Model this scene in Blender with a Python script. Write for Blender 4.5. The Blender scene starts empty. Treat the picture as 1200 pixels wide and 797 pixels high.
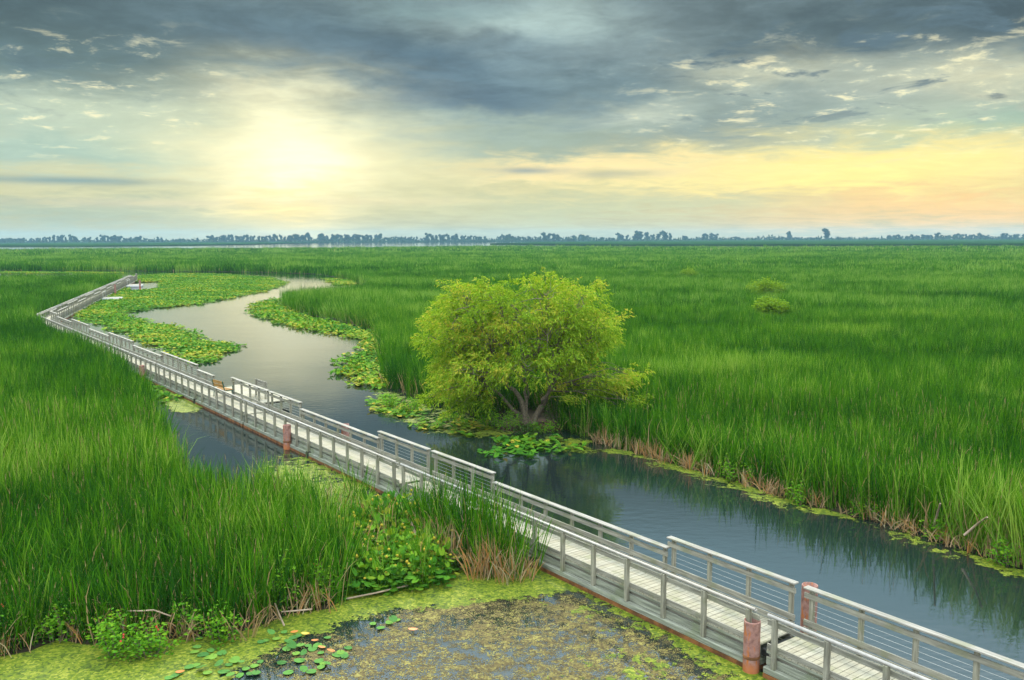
import bpy, bmesh, math, random
import numpy as np
from mathutils import Matrix, Vector

random.seed(7)
rng = np.random.default_rng(7)
PI = math.pi
S = bpy.context.scene
COL = S.collection

# ------------------------------------------------------------------ camera
H = 9.0
F = 1039.23                                   # focal length in photo pixels (60 deg wide)
PITCH = math.atan((398.5 - 279) / F)
ROLL = math.radians(-0.19)
cam_d = bpy.data.cameras.new('camera')
cam = bpy.data.objects.new('camera', cam_d); COL.objects.link(cam)
cam_d.sensor_width = 36.0; cam_d.lens = 18 / math.tan(math.radians(30))
cam_d.clip_start = 0.1; cam_d.clip_end = 12000
R3 = Matrix.Rotation(PI / 2 - PITCH, 3, 'X') @ Matrix.Rotation(ROLL, 3, 'Z')
cam.matrix_world = Matrix.Translation((0, 0, H)) @ R3.to_4x4()
S.camera = cam


def ray(x, y):
    return (R3 @ Vector(((x - 600) / F, (398.5 - y) / F, -1)))


def g(x, y, z=0.0):
    """ground point (metres) that the photograph shows at pixel x, y"""
    d = ray(x, y); t = (z - H) / d.z
    return (d.x * t, d.y * t)


# ------------------------------------------------------------------ bookkeeping helpers
def tag(o, label=None, cat=None, group=None, kind=None):
    if label: o['label'] = label
    if cat: o['category'] = cat
    if group: o['group'] = group
    if kind: o['kind'] = kind
    return o


def empty(name, loc=(0, 0, 0), rz=0.0):
    o = bpy.data.objects.new(name, None); COL.objects.link(o)
    o.empty_display_size = 0.3
    o.location = loc; o.rotation_euler = (0, 0, rz)
    return o


def link(name, me, mat=None, parent=None):
    if mat is not None and len(me.materials) == 0: me.materials.append(mat)
    o = bpy.data.objects.new(name, me); COL.objects.link(o)
    if parent is not None: o.parent = parent
    return o


def copy_tree(o, parent=None):
    c = o.copy(); COL.objects.link(c); c.parent = parent
    for ch in list(o.children): copy_tree(ch, c)
    return c


class MB:
    """collects boxes, tubes and leaves of one part"""
    def __init__(s): s.v = []; s.f = []; s.smooth = False

    def box(s, x0, x1, y0, y1, z0, z1, bev=0.0):
        b = len(s.v)
        if bev <= 0:
            s.v += [(x0, y0, z0), (x1, y0, z0), (x1, y1, z0), (x0, y1, z0), (x0, y0, z1), (x1, y0, z1), (x1, y1, z1), (x0, y1, z1)]
            s.f += [tuple(b + i for i in q) for q in ((0, 3, 2, 1), (4, 5, 6, 7), (0, 1, 5, 4), (1, 2, 6, 5), (2, 3, 7, 6), (3, 0, 4, 7))]
        else:
            bm = bmesh.new()
            vs = [bm.verts.new(p) for p in [(x0, y0, z0), (x1, y0, z0), (x1, y1, z0), (x0, y1, z0), (x0, y0, z1), (x1, y0, z1), (x1, y1, z1), (x0, y1, z1)]]
            for q in ((0, 3, 2, 1), (4, 5, 6, 7), (0, 1, 5, 4), (1, 2, 6, 5), (2, 3, 7, 6), (3, 0, 4, 7)): bm.faces.new([vs[i] for i in q])
            bmesh.ops.bevel(bm, geom=bm.edges[:], offset=bev, segments=1, affect='EDGES', profile=0.5)
            bm.verts.index_update()
            s.v += [tuple(v.co) for v in bm.verts]
            s.f += [tuple(b + v.index for v in f.verts) for f in bm.faces]
            bm.free()

    def tube(s, pts, rads, n=6, cap=True):
        b = len(s.v); m = len(pts)
        P = [Vector(p) for p in pts]
        if not hasattr(rads, '__len__'): rads = [rads] * m
        for i, p in enumerate(P):
            t = (P[min(i + 1, m - 1)] - P[max(i - 1, 0)]).normalized()
            a = Vector((0, 0, 1)) if abs(t.z) < 0.9 else Vector((1, 0, 0))
            u = t.cross(a).normalized(); w = t.cross(u)
            for k in range(n):
                an = 2 * PI * k / n
                s.v.append(tuple(p + (u * math.cos(an) + w * math.sin(an)) * rads[i]))
        for i in range(m - 1):
            for k in range(n):
                k2 = (k + 1) % n
                s.f.append((b + i * n + k, b + i * n + k2, b + (i + 1) * n + k2, b + (i + 1) * n + k))
        if cap:
            s.f.append(tuple(b + k for k in range(n))); s.f.append(tuple(b + (m - 1) * n + k for k in reversed(range(n))))

    def lathe(s, c, prof, n=20):
        """prof: list of (radius, z)"""
        b = len(s.v)
        for r, z in prof:
            for k in range(n):
                a = 2 * PI * k / n
                s.v.append((c[0] + r * math.cos(a), c[1] + r * math.sin(a), c[2] + z))
        for i in range(len(prof) - 1):
            for k in range(n):
                k2 = (k + 1) % n
                s.f.append((b + i * n + k, b + i * n + k2, b + (i + 1) * n + k2, b + (i + 1) * n + k))

    def mesh(s, name, smooth=False):
        me = bpy.data.meshes.new(name); me.from_pydata(s.v, [], s.f)
        if smooth or s.smooth:
            me.polygons.foreach_set('use_smooth', [True] * len(me.polygons))
        me.update(); return me

    def build(s, name, mat, parent=None, smooth=False):
        return link(name, s.mesh(name, smooth), mat, parent)


# ------------------------------------------------------------------ node helpers
class NT:
    def __init__(s, tree): s.t = tree; s.n = tree.nodes; s.l = tree.links

    def new(s, typ, **kw):
        nd = s.n.new(typ)
        for k, v in kw.items(): setattr(nd, k, v)
        return nd

    def put(s, sock, val):
        if isinstance(val, bpy.types.NodeSocket): s.l.new(val, sock)
        elif val is not None:
            if hasattr(sock.default_value, '__len__') and not hasattr(val, '__len__'): val = (val,) * len(sock.default_value)
            if hasattr(sock.default_value, '__len__') and len(sock.default_value) == 4 and len(val) == 3: val = tuple(val) + (1,)
            sock.default_value = val

    def m(s, op, a, b=None, c=None, clamp=False):
        nd = s.new('ShaderNodeMath', operation=op); nd.use_clamp = clamp
        s.put(nd.inputs[0], a)
        if b is not None: s.put(nd.inputs[1], b)
        if c is not None: s.put(nd.inputs[2], c)
        return nd.outputs[0]

    def mix(s, fac, a, b, blend='MIX'):
        nd = s.new('ShaderNodeMix', data_type='RGBA', blend_type=blend)
        s.put(nd.inputs[0], fac); s.put(nd.inputs[6], a); s.put(nd.inputs[7], b)
        return nd.outputs[2]

    def noise(s, vec, scale, detail=2.0, rough=0.5, dist=0.0):
        nd = s.new('ShaderNodeTexNoise')
        if vec is not None: s.l.new(vec, nd.inputs['Vector'])
        nd.inputs['Scale'].default_value = scale; nd.inputs['Detail'].default_value = detail
        nd.inputs['Roughness'].default_value = rough; nd.inputs['Distortion'].default_value = dist
        return nd.outputs[0]

    def ramp(s, fac, stops):
        nd = s.new('ShaderNodeValToRGB'); s.put(nd.inputs[0], fac)
        e = nd.color_ramp.elements
        while len(e) < len(stops): e.new(0.5)
        for i, (p, c) in enumerate(stops):
            e[i].position = p; e[i].color = (tuple(c) + (1,)) if hasattr(c, '__len__') else (c, c, c, 1)
        return nd.outputs[0]

    def sstep(s, x, a, b):
        nd = s.new('ShaderNodeMapRange', interpolation_type='SMOOTHSTEP')
        s.put(nd.inputs[0], x); s.put(nd.inputs[1], a); s.put(nd.inputs[2], b)
        nd.inputs[3].default_value = 0; nd.inputs[4].default_value = 1
        return nd.outputs[0]

    def mapping(s, vec, scale=(1, 1, 1), loc=(0, 0, 0)):
        nd = s.new('ShaderNodeMapping'); s.l.new(vec, nd.inputs[0])
        nd.inputs['Scale'].default_value = scale; nd.inputs['Location'].default_value = loc
        return nd.outputs[0]

    def comb(s, x, y, z=0.0):
        nd = s.new('ShaderNodeCombineXYZ')
        s.put(nd.inputs[0], x); s.put(nd.inputs[1], y); s.put(nd.inputs[2], z)
        return nd.outputs[0]


def lin(r, g_, b):
    def c(v):
        v /= 255.0
        return v / 12.92 if v <= 0.04045 else ((v + 0.055) / 1.055) ** 2.4
    return (c(r), c(g_), c(b))


def material(name):
    m = bpy.data.materials.new(name); m.use_nodes = True
    m.node_tree.nodes.clear()
    nt = NT(m.node_tree)
    out = nt.new('ShaderNodeOutputMaterial')
    return m, nt, out


def principled(nt, out, col, rough=0.7, spec=0.3, metal=0.0, normal=None):
    b = nt.new('ShaderNodeBsdfPrincipled')
    nt.put(b.inputs['Base Color'], col); nt.put(b.inputs['Roughness'], rough)
    b.inputs['Specular IOR Level'].default_value = spec; b.inputs['Metallic'].default_value = metal
    if normal is not None: nt.l.new(normal, b.inputs['Normal'])
    if out is not None: nt.l.new(b.outputs[0], out.inputs[0])
    return b


def bump(nt, h, strength=0.3, dist=0.02):
    b = nt.new('ShaderNodeBump'); nt.l.new(h, b.inputs['Height'])
    b.inputs['Strength'].default_value = strength; b.inputs['Distance'].default_value = dist
    return b.outputs[0]


def wood(name, base, var=0.55, axis=0, planks=False):
    m, nt, out = material(name)
    tc = nt.new('ShaderNodeTexCoord').outputs['Object']
    oi = nt.new('ShaderNodeObjectInfo')
    sc = [22, 22, 22]; sc[axis] = 1.3
    v = nt.mapping(tc, tuple(sc))
    off = nt.new('ShaderNodeVectorMath', operation='ADD')
    nt.l.new(v, off.inputs[0])
    rr = nt.m('MULTIPLY', oi.outputs['Random'], 60.0)
    nt.l.new(nt.comb(rr, rr, rr), off.inputs[1])
    v = off.outputs[0]
    n1 = nt.noise(v, 1.0, 5, 0.6)
    n2 = nt.noise(tc, 1.7, 3, 0.6)
    n3 = nt.noise(tc, 40, 2, 0.5)
    d = tuple(c * (1 - var) for c in base)
    col = nt.mix(nt.sstep(n1, 0.3, 0.7), d, base)
    col = nt.mix(nt.m('MULTIPLY', nt.sstep(n2, 0.48, 0.68), 0.6), col, (base[0] * 0.52, base[1] * 0.58, base[2] * 0.40))
    if planks:
        sx = nt.new('ShaderNodeSeparateXYZ'); nt.l.new(tc, sx.inputs[0])
        pid = nt.m('FLOOR', nt.m('DIVIDE', sx.outputs[0], 0.15))
        wn = nt.new('ShaderNodeTexWhiteNoise', noise_dimensions='1D'); nt.l.new(pid, wn.inputs['W'])
        col = nt.mix(nt.m('MULTIPLY', wn.outputs[0], 0.4), col, (base[0] * 0.66, base[1] * 0.62, base[2] * 0.5))
        fy = nt.m('FRACT', nt.m('DIVIDE', nt.m('ADD', sx.outputs[1], 0.03), 0.3))
        ln = nt.m('LESS_THAN', nt.m('ABSOLUTE', nt.m('SUBTRACT', fy, 0.5)), 0.035)
        col = nt.mix(nt.m('MULTIPLY', ln, 0.55), col, (0.12, 0.11, 0.08))
    principled(nt, out, col, 0.8, 0.2, 0.0, bump(nt, n1, 0.35, 0.006))
    return m


def leafmat(name, greens, dead=(0.30, 0.22, 0.11), trans=0.35, instancer=True, rough=0.75, dead_attr=True, spec=0.04):
    """greens: ramp stops over a per-plant tint; 'dead' marks withered leaves"""
    m, nt, out = material(name)
    at = nt.new('ShaderNodeAttribute', attribute_name='tint')
    if instancer: at.attribute_type = 'INSTANCER'
    lf = nt.new('ShaderNodeAttribute', attribute_name='leaf')
    t = nt.m('ADD', at.outputs['Fac'], nt.m('MULTIPLY', nt.m('SUBTRACT', lf.outputs['Fac'], 0.5), 0.8), clamp=True)
    col = nt.ramp(t, greens)
    if dead_attr:
        dd = nt.new('ShaderNodeAttribute', attribute_name='dead')
        col = nt.mix(dd.outputs['Fac'], col, dead)
    b = principled(nt, None, col, rough, spec)
    tr = nt.new('ShaderNodeBsdfTranslucent')
    tc = nt.mix(1.0, col, (1.25, 1.15, 0.6), 'MULTIPLY')
    nt.l.new(tc, tr.inputs[0])
    mx = nt.new('ShaderNodeMixShader'); mx.inputs[0].default_value = trans
    nt.l.new(b.outputs[0], mx.inputs[1]); nt.l.new(tr.outputs[0], mx.inputs[2])
    nt.l.new(mx.outputs[0], out.inputs[0])
    return m


# ------------------------------------------------------------------ materials
M = {}
M['wood'] = wood('weathered_wood', (0.32, 0.305, 0.25))
M['post'] = wood('weathered_post_wood', (0.31, 0.295, 0.23), axis=2)
M['cap'] = wood('bleached_cap_wood', (0.31, 0.295, 0.26), 0.5)
M['deck'] = wood('deck_boards', (0.37, 0.35, 0.275), 0.36, axis=1, planks=True)
M['fascia'] = wood('mossy_fascia_wood', (0.30, 0.315, 0.25))


def simple(name, col, rough=0.6, metal=0.0, var=0.3, scale=6.0, spec=0.4):
    m, nt, out = material(name)
    tc = nt.new('ShaderNodeTexCoord').outputs['Object']
    n = nt.noise(tc, scale, 4, 0.6)
    c = nt.mix(nt.sstep(n, 0.3, 0.7), tuple(x * (1 - var) for x in col), col)
    principled(nt, out, c, rough, spec, metal, bump(nt, n, 0.2, 0.01))
    return m


M['steel'] = simple('galvanised_pipe', (0.62, 0.62, 0.60), 0.42, 0.6, 0.25, 14)
M['handrail'] = simple('pale_handrail', (0.38, 0.36, 0.33), 0.5, 0.0, 0.2, 9)
M['cable'] = simple('railing_cable', (0.50, 0.50, 0.47), 0.4, 0.6, 0.1)
M['rubber'] = simple('dark_bracket', (0.03, 0.032, 0.028), 0.6)
M['green_paint'] = simple('green_painted_steel', (0.015, 0.085, 0.06), 0.45)
M['slat'] = wood('varnished_bench_slat', (0.36, 0.20, 0.06), 0.5)
M['plastic'] = simple('grey_dock_plastic', (0.42, 0.44, 0.45), 0.5)
M['bark'] = simple('willow_bark', (0.17, 0.14, 0.10), 0.9, 0, 0.55, 14, 0.15)
M['far_bark'] = simple('far_bark', (0.06, 0.05, 0.04), 0.9)
M['mud'] = simple('peat_mud', (0.030, 0.026, 0.014), 0.9, 0, 0.5, 2.0, 0.1)


def rusty(name):
    m, nt, out = material(name)
    tc = nt.new('ShaderNodeTexCoord').outputs['Object']
    n = nt.noise(tc, 7, 5, 0.65); n2 = nt.noise(nt.mapping(tc, (5, 5, 1.2)), 2.5, 3, 0.6)
    c = nt.ramp(n, [(0.3, (0.11, 0.055, 0.045)), (0.5, (0.26, 0.135, 0.11)), (0.75, (0.34, 0.21, 0.18))])
    c = nt.mix(nt.sstep(n2, 0.56, 0.68), c, (0.38, 0.12, 0.03))
    sx = nt.new('ShaderNodeSeparateXYZ'); nt.l.new(tc, sx.inputs[0])
    low = nt.sstep(nt.m('ADD', sx.outputs[2], nt.m('MULTIPLY', n, 0.25)), 0.42, 0.22)
    c = nt.mix(nt.m('MULTIPLY', low, 0.75), c, (0.42, 0.13, 0.035))
    principled(nt, out, c, 0.75, 0.25, 0.0, bump(nt, n, 0.4, 0.01))
    return m


M['rust'] = rusty('rusted_steel')
M['rust_edge'] = simple('rust_stained_edge', (0.23, 0.09, 0.026), 0.8, 0, 0.65, 4)

G = lambda *s: list(s)
M['reed'] = leafmat('cattail_leaf', G((0.0, (0.012, 0.060, 0.006)), (0.33, (0.034, 0.132, 0.005)), (0.66, (0.074, 0.200, 0.007)), (1.0, (0.20, 0.32, 0.050))), dead=(0.33, 0.235, 0.125), trans=.28)
M['reed_far'] = leafmat('far_cattail_leaf', G((0.0, (0.012, 0.060, 0.005)), (0.33, (0.033, 0.130, 0.005)), (0.66, (0.066, 0.190, 0.008)), (1.0, (0.17, 0.29, 0.055))), dead=(0.24, 0.20, 0.10), trans=.28)
M['dead_reed'] = leafmat('withered_stalk', G((0.0, (0.25, 0.17, 0.09)), (0.4, (0.34, 0.24, 0.13)), (0.75, (0.36, 0.17, 0.05)), (1.0, (0.34, 0.29, 0.17))), trans=0.15)
M['pad'] = leafmat('spatterdock_leaf', G((0.0, (0.035, 0.13, 0.012)), (0.45, (0.075, 0.20, 0.013)), (0.75, (0.14, 0.25, 0.016)), (1.0, (0.28, 0.27, 0.03))), dead=(0.42, 0.34, 0.04), trans=0.25, rough=0.8, spec=0.05)
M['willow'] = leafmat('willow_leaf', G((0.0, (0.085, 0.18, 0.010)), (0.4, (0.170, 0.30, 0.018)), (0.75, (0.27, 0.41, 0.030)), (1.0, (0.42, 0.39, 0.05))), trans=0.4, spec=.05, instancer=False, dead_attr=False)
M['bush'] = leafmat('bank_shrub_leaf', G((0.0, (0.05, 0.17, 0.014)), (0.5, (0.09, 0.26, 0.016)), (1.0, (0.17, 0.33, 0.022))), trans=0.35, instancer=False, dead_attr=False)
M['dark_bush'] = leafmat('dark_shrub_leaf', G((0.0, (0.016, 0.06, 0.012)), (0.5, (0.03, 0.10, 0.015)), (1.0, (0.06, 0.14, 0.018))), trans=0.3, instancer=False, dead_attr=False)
M['gold_bush'] = leafmat('yellow_shrub_leaf', G((0.0, (0.09, 0.20, 0.012)), (0.5, (0.12, 0.23, 0.014)), (1.0, (0.18, 0.30, 0.02))), trans=0.35, instancer=False, dead_attr=False)
M['far_leaf'] = leafmat('far_tree_leaf', G((0.0, (0.012, 0.030, 0.014)), (0.5, (0.02, 0.045, 0.018)), (1.0, (0.035, 0.065, 0.024))), trans=0.2, instancer=False, dead_attr=False)
M['red'] = simple('red_petal', (0.48, 0.045, 0.015), 0.5)
M['orange'] = simple('orange_leaf', (0.50, 0.15, 0.015), 0.5)
M['yellow'] = simple('yellow_bud', (0.60, 0.38, 0.03), 0.5)


# ------------------------------------------------------------------ smooth noise for layout
_k = rng.normal(0, 1, (14, 2)); _ph = rng.uniform(0, 2 * PI, 14)


def fld(x, y, wl, seed=0):
    """smooth random field, about -1..1, feature size wl metres"""
    r = np.zeros_like(x, dtype=float)
    for i in range(5):
        k = _k[(i + seed) % 14]; p = _ph[(i * 3 + seed) % 14]
        r += np.sin((x * k[0] + y * k[1]) * 2 * PI / wl * (0.6 + 0.35 * i) + p + 1.3 * np.sin((x * k[1] - y * k[0]) * 2 * PI / wl * 0.7 + p))
    return r / 2.6


def inpoly(x, y, poly):
    P = np.asarray(poly, float); n = len(P); r = np.zeros(x.shape, bool); j = n - 1
    for i in range(n):
        xi, yi = P[i]; xj, yj = P[j]
        c = ((yi > y) != (yj > y)) & (x < (xj - xi) * (y - yi) / ((yj - yi) + 1e-12) + xi)
        r ^= c; j = i
    return r


def dist_to_line(x, y, pts):
    d = np.full(x.shape, 1e9)
    for (ax, ay), (bx, by) in zip(pts[:-1], pts[1:]):
        dx, dy = bx - ax, by - ay; L2 = dx * dx + dy * dy + 1e-9
        t = np.clip(((x - ax) * dx + (y - ay) * dy) / L2, 0, 1)
        d = np.minimum(d, np.hypot(x - ax - t * dx, y - ay - t * dy))
    return d


def wp(pts): return [g(*p) for p in pts]


def grid_points(poly, d0, d1, sp, az=40):
    """jittered grid inside a polygon, between two distances from the viewpoint and within the field of view"""
    P = np.asarray(poly)
    x0, y0 = np.maximum(P.min(0), [-d1, -5]); x1, y1 = np.minimum(P.max(0), [d1, d1])
    if x1 <= x0 or y1 <= y0: return np.zeros((0, 2))
    xs = np.arange(x0, x1, sp); ys = np.arange(y0, y1, sp)
    X, Y = np.meshgrid(xs, ys); X = X.ravel(); Y = Y.ravel()
    X = X + rng.uniform(-.5, .5, X.shape) * sp; Y = Y + rng.uniform(-.5, .5, Y.shape) * sp
    d = np.hypot(X, Y)
    k = (d >= d0) & (d < d1) & (Y > 3) & (np.abs(np.arctan2(X, Y + 6)) < math.radians(az))
    X, Y = X[k], Y[k]
    k = inpoly(X, Y, poly)
    return np.stack([X[k], Y[k]], 1)


# ------------------------------------------------------------------ plant prototypes (leaf clumps for the reed beds)
def leaf_strips(L):
    """L: list of dict(base, az, lean, bend, length, width, dead, leaf) -> mesh of tapered blades"""
    n = len(L)
    base = np.array([l['base'] for l in L]); az = np.array([l['az'] for l in L])
    lean = np.array([l['lean'] for l in L]); bend = np.array([l['bend'] for l in L])
    ln = np.array([l['length'] for l in L]); w = np.array([l['width'] for l in L])
    tw = rng.uniform(0, 2 * PI, n)
    st = [0.0, 0.4, 0.75, 1.0]; wf = [0.8, 1.0, 0.7, 0.0]
    V = []; dirx, diry = np.cos(az), np.sin(az)
    for t, q in zip(st, wf):
        ang = lean + bend * t * t
        r = ln * (np.sin(lean) * t + bend * t ** 3 * 0.35)
        z = ln * t * np.cos(np.minimum(lean + bend * t * t * 0.6, 1.45))
        cx = base[:, 0] + dirx * r; cy = base[:, 1] + diry * r; cz = base[:, 2] + z
        if q > 0:
            ox = np.cos(tw) * w * q / 2; oy = np.sin(tw) * w * q / 2
            V.append(np.stack([cx - ox, cy - oy, cz], 1)); V.append(np.stack([cx + ox, cy + oy, cz], 1))
        else: V.append(np.stack([cx, cy, cz], 1))
    V = np.stack(V, 1).reshape(-1, 3); faces = []
    for i in range(n):
        b = i * 7
        faces += [(b, b + 1, b + 3, b + 2), (b + 2, b + 3, b + 5, b + 4), (b + 4, b + 5, b + 6)]
    dead = np.repeat([l['dead'] for l in L], 7); leaf = np.repeat([l['leaf'] for l in L], 7)
    return V, faces, dead, leaf


def mk_mesh(name, V, faces, dead=None, leaf=None, mat=None, smooth=True):
    me = bpy.data.meshes.new(name)
    me.from_pydata([tuple(v) for v in V] if not isinstance(V, list) else V, [], faces)
    if dead is not None:
        a = me.attributes.new('dead', 'FLOAT', 'POINT'); a.data.foreach_set('value', np.asarray(dead, np.float32))
    if leaf is not None:
        a = me.attributes.new('leaf', 'FLOAT', 'POINT'); a.data.foreach_set('value', np.asarray(leaf, np.float32))
    if mat: me.materials.append(mat)
    if smooth: me.polygons.foreach_set('use_smooth', [True] * len(me.polygons))
    me.update(); return me


def reed_tuft(name, n, rad, h, w, deadfrac, mat, spikes=0, leanmax=0.22):
    L = []
    for i in range(n):
        r = rad * math.sqrt(random.random()); a = random.uniform(0, 2 * PI)
        dd = random.random() < deadfrac
        hh = h * random.uniform(0.72, 1.08) * (random.uniform(0.35, 0.8) if dd else 1)
        L.append(dict(base=(r * math.cos(a), r * math.sin(a), -0.02), az=random.uniform(0, 2 * PI),
                      lean=random.uniform(0.0, leanmax) * (1.8 if dd else 1), bend=random.uniform(0.05, 0.6) * (1.9 if random.random() < .3 else 1),
                      length=hh, width=w * random.uniform(0.7, 1.25), dead=1.0 if dd else 0.0, leaf=random.random()))
    V, f, d, l = leaf_strips(L)
    V = [tuple(v) for v in V]; d = list(d); l = list(l)
    for k in range(spikes):                                     # brown cattail heads on thin stalks
        mb = MB(); x, y = random.uniform(-rad, rad), random.uniform(-rad, rad); hh = h * random.uniform(.8, .98)
        mb.tube([(x, y, 0), (x + .03, y, hh - .2)], 0.006, 4); mb.tube([(x + .03, y, hh - .2), (x + .035, y, hh - .02)], 0.008, 5)
        b = len(V); V += mb.v; f += [tuple(b + i for i in q) for q in mb.f]; d += [0.85] * len(mb.v); l += [0.5] * len(mb.v)
    return mk_mesh(name, V, f, d, l, mat)


def pad_shape(r, notch=0.35, n=12, cup=0.06):
    pts = [(0.0, 0.0, 0.0)]
    for k in range(n + 1):
        a = notch + (2 * PI - 2 * notch) * k / n
        rr = r * (1 + 0.05 * math.sin(3 * a))
        pts.append((rr * math.cos(a) * 1.1, rr * math.sin(a) * 0.9, cup * r * (1 + math.sin(5 * a) * .4)))
    return pts, [(0, k, k + 1) for k in range(1, n + 1)]


def pad_clump(name, n, rad, size, zmax, mat, tilt=0.5, deadfrac=0.05, buds=0, stems=True):
    V = []; f = []; d = []; l = []
    for i in range(n):
        p, ff = pad_shape(size * random.uniform(.6, 1.15), n=8)
        z = zmax * random.random() ** 1.5
        rot = Matrix.Rotation(random.uniform(0, 2 * PI), 3, 'Z') @ Matrix.Rotation(random.gauss(0, tilt) * (0.3 + z / max(zmax, .01)), 3, 'Y')
        r = rad * math.sqrt(random.random()); a = random.uniform(0, 2 * PI)
        c = Vector((r * math.cos(a), r * math.sin(a), 0.015 + z + 0.004 * i))
        b = len(V); V += [tuple(rot @ Vector(q) + c) for q in p]; f += [tuple(b + k for k in q) for q in ff]
        dd = 1.0 if random.random() < deadfrac else 0.0; lf = random.random()
        d += [dd] * len(p); l += [lf] * len(p)
        if stems and z > .1:
            mb = MB(); mb.tube([(c.x * .8, c.y * .8, -.02), tuple(c)], 0.008, 3, False)
            b = len(V); V += mb.v; f += [tuple(b + k for k in q) for q in mb.f]; d += [0] * len(mb.v); l += [.4] * len(mb.v)
    for i in range(buds):
        mb = MB(); r = rad * random.random(); a = random.uniform(0, 2 * PI); z = zmax * random.uniform(.6, 1.1) + .05
        c = (r * math.cos(a), r * math.sin(a), z)
        mb.lathe(c, [(0.004, -.04), (.035, -.02), (.042, .01), (.025, .035), (.004, .04)], 7)
        b = len(V); V += mb.v; f += [tuple(b + k for k in q) for q in mb.f]; d += [1] * len(mb.v); l += [1] * len(mb.v)
    return mk_mesh(name, V, f, d, l, mat, smooth=False)


PROTO = {}


def proto_set(key, meshes):
    c = bpy.data.collections.new('clump_kinds_' + key)
    for i, me in enumerate(meshes):
        o = bpy.data.objects.new(me.name, me); c.objects.link(o)
    PROTO[key] = (c, len(meshes))


def scatter_group(coll):
    ng = bpy.data.node_groups.new('scatter_clumps', 'GeometryNodeTree')
    ng.interface.new_socket('Geometry', in_out='INPUT', socket_type='NodeSocketGeometry')
    ng.interface.new_socket('Geometry', in_out='OUTPUT', socket_type='NodeSocketGeometry')
    N = ng.nodes; gi = N.new('NodeGroupInput'); go = N.new('NodeGroupOutput')
    ci = N.new('GeometryNodeCollectionInfo'); ci.inputs[0].default_value = coll
    ci.inputs['Separate Children'].default_value = True; ci.inputs['Reset Children'].default_value = True
    ip = N.new('GeometryNodeInstanceOnPoints'); ip.inputs['Pick Instance'].default_value = True

    def na(n, t):
        a = N.new('GeometryNodeInputNamedAttribute'); a.data_type = t; a.inputs['Name'].default_value = n
        return next(o for o in a.outputs if o.enabled and o.name == 'Attribute')
    L = ng.links
    L.new(gi.outputs[0], ip.inputs['Points']); L.new(ci.outputs[0], ip.inputs['Instance'])
    L.new(na('kind_index', 'INT'), ip.inputs['Instance Index'])
    L.new(na('turn', 'FLOAT_VECTOR'), ip.inputs['Rotation']); L.new(na('size', 'FLOAT_VECTOR'), ip.inputs['Scale'])
    L.new(ip.outputs[0], go.inputs[0])
    return ng


def scatter(name, xyz, turn, size, tint, key, kidx=None):
    coll, n = PROTO[key]; N = len(xyz)
    me = bpy.data.meshes.new(name); me.vertices.add(N)
    me.vertices.foreach_set('co', np.asarray(xyz, np.float32).ravel())
    for an, ty, v, fld_ in (('turn', 'FLOAT_VECTOR', turn, 'vector'), ('size', 'FLOAT_VECTOR', size, 'vector'), ('tint', 'FLOAT', tint, 'value')):
        a = me.attributes.new(an, ty, 'POINT'); a.data.foreach_set(fld_, np.asarray(v, np.float32).ravel())
    a = me.attributes.new('kind_index', 'INT', 'POINT')
    a.data.foreach_set('value', np.asarray(rng.integers(0, n, N) if kidx is None else kidx, np.int32))
    me.update()
    o = bpy.data.objects.new(name, me); COL.objects.link(o)
    md = o.modifiers.new('clumps', 'NODES'); md.node_group = scatter_group(coll)
    print('scatter', name, N)
    return o

# ------------------------------------------------------------------ ground, water
def sheet(name, pts, z, mat, label, cat, kind='structure'):
    me = bpy.data.meshes.new(name); bm = bmesh.new()
    vs = [bm.verts.new((x, y, z)) for x, y in pts]
    f = bm.faces.new(vs)
    if f.normal.z < 0: f.normal_flip()
    bmesh.ops.triangulate(bm, faces=[f])
    bm.to_mesh(me); bm.free()
    return tag(link(name, me, mat), label, cat, kind=kind)


m, nt, out = material('channel_water')
geo = nt.new('ShaderNodeNewGeometry').outputs['Position']
w1 = nt.noise(nt.mapping(geo, (1.1, 2.2, 1)), 1.6, 3, 0.55)
w2 = nt.noise(nt.mapping(geo, (0.5, 0.9, 1)), 0.35, 2, 0.5)
w3 = nt.noise(nt.mapping(geo, (1, 1, 1)), 0.06, 2, 0.5)
amp = nt.m('MULTIPLY', nt.sstep(w3, 0.38, 0.62), 0.8)
sy = nt.new('ShaderNodeSeparateXYZ'); nt.l.new(geo, sy.inputs[0])
rip = nt.m('ADD', nt.m('MULTIPLY', nt.sstep(sy.outputs[1], 62.0, 95.0), .42), nt.m('MULTIPLY', nt.m('MULTIPLY', amp, amp), .35))
hh = nt.m('ADD', nt.m('MULTIPLY', w1, nt.m('ADD', rip, 0.22)), nt.m('MULTIPLY', w2, nt.m('ADD', 0.3, nt.m('MULTIPLY', rip, 1.6))))
wb = principled(nt, out, (0.008, 0.015, 0.014), 0.045, 0.5, 0.0, bump(nt, hh, 0.10, 0.12))
wb.inputs['IOR'].default_value = 2.1
M['water'] = m
BX = 4300
sheet('water', [(-BX, -40), (BX, -40), (BX, 4600), (-BX, 4600)], 0.0, M['water'],
      'calm blue grey marsh water winding from the lower right to the distant lake', 'water')
sheet('lake_bed', [(-BX, -40), (BX, -40), (BX, 4600), (-BX, 4600)], -0.6, M['mud'],
      'dark muddy bottom beneath the marsh water', 'ground')

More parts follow.
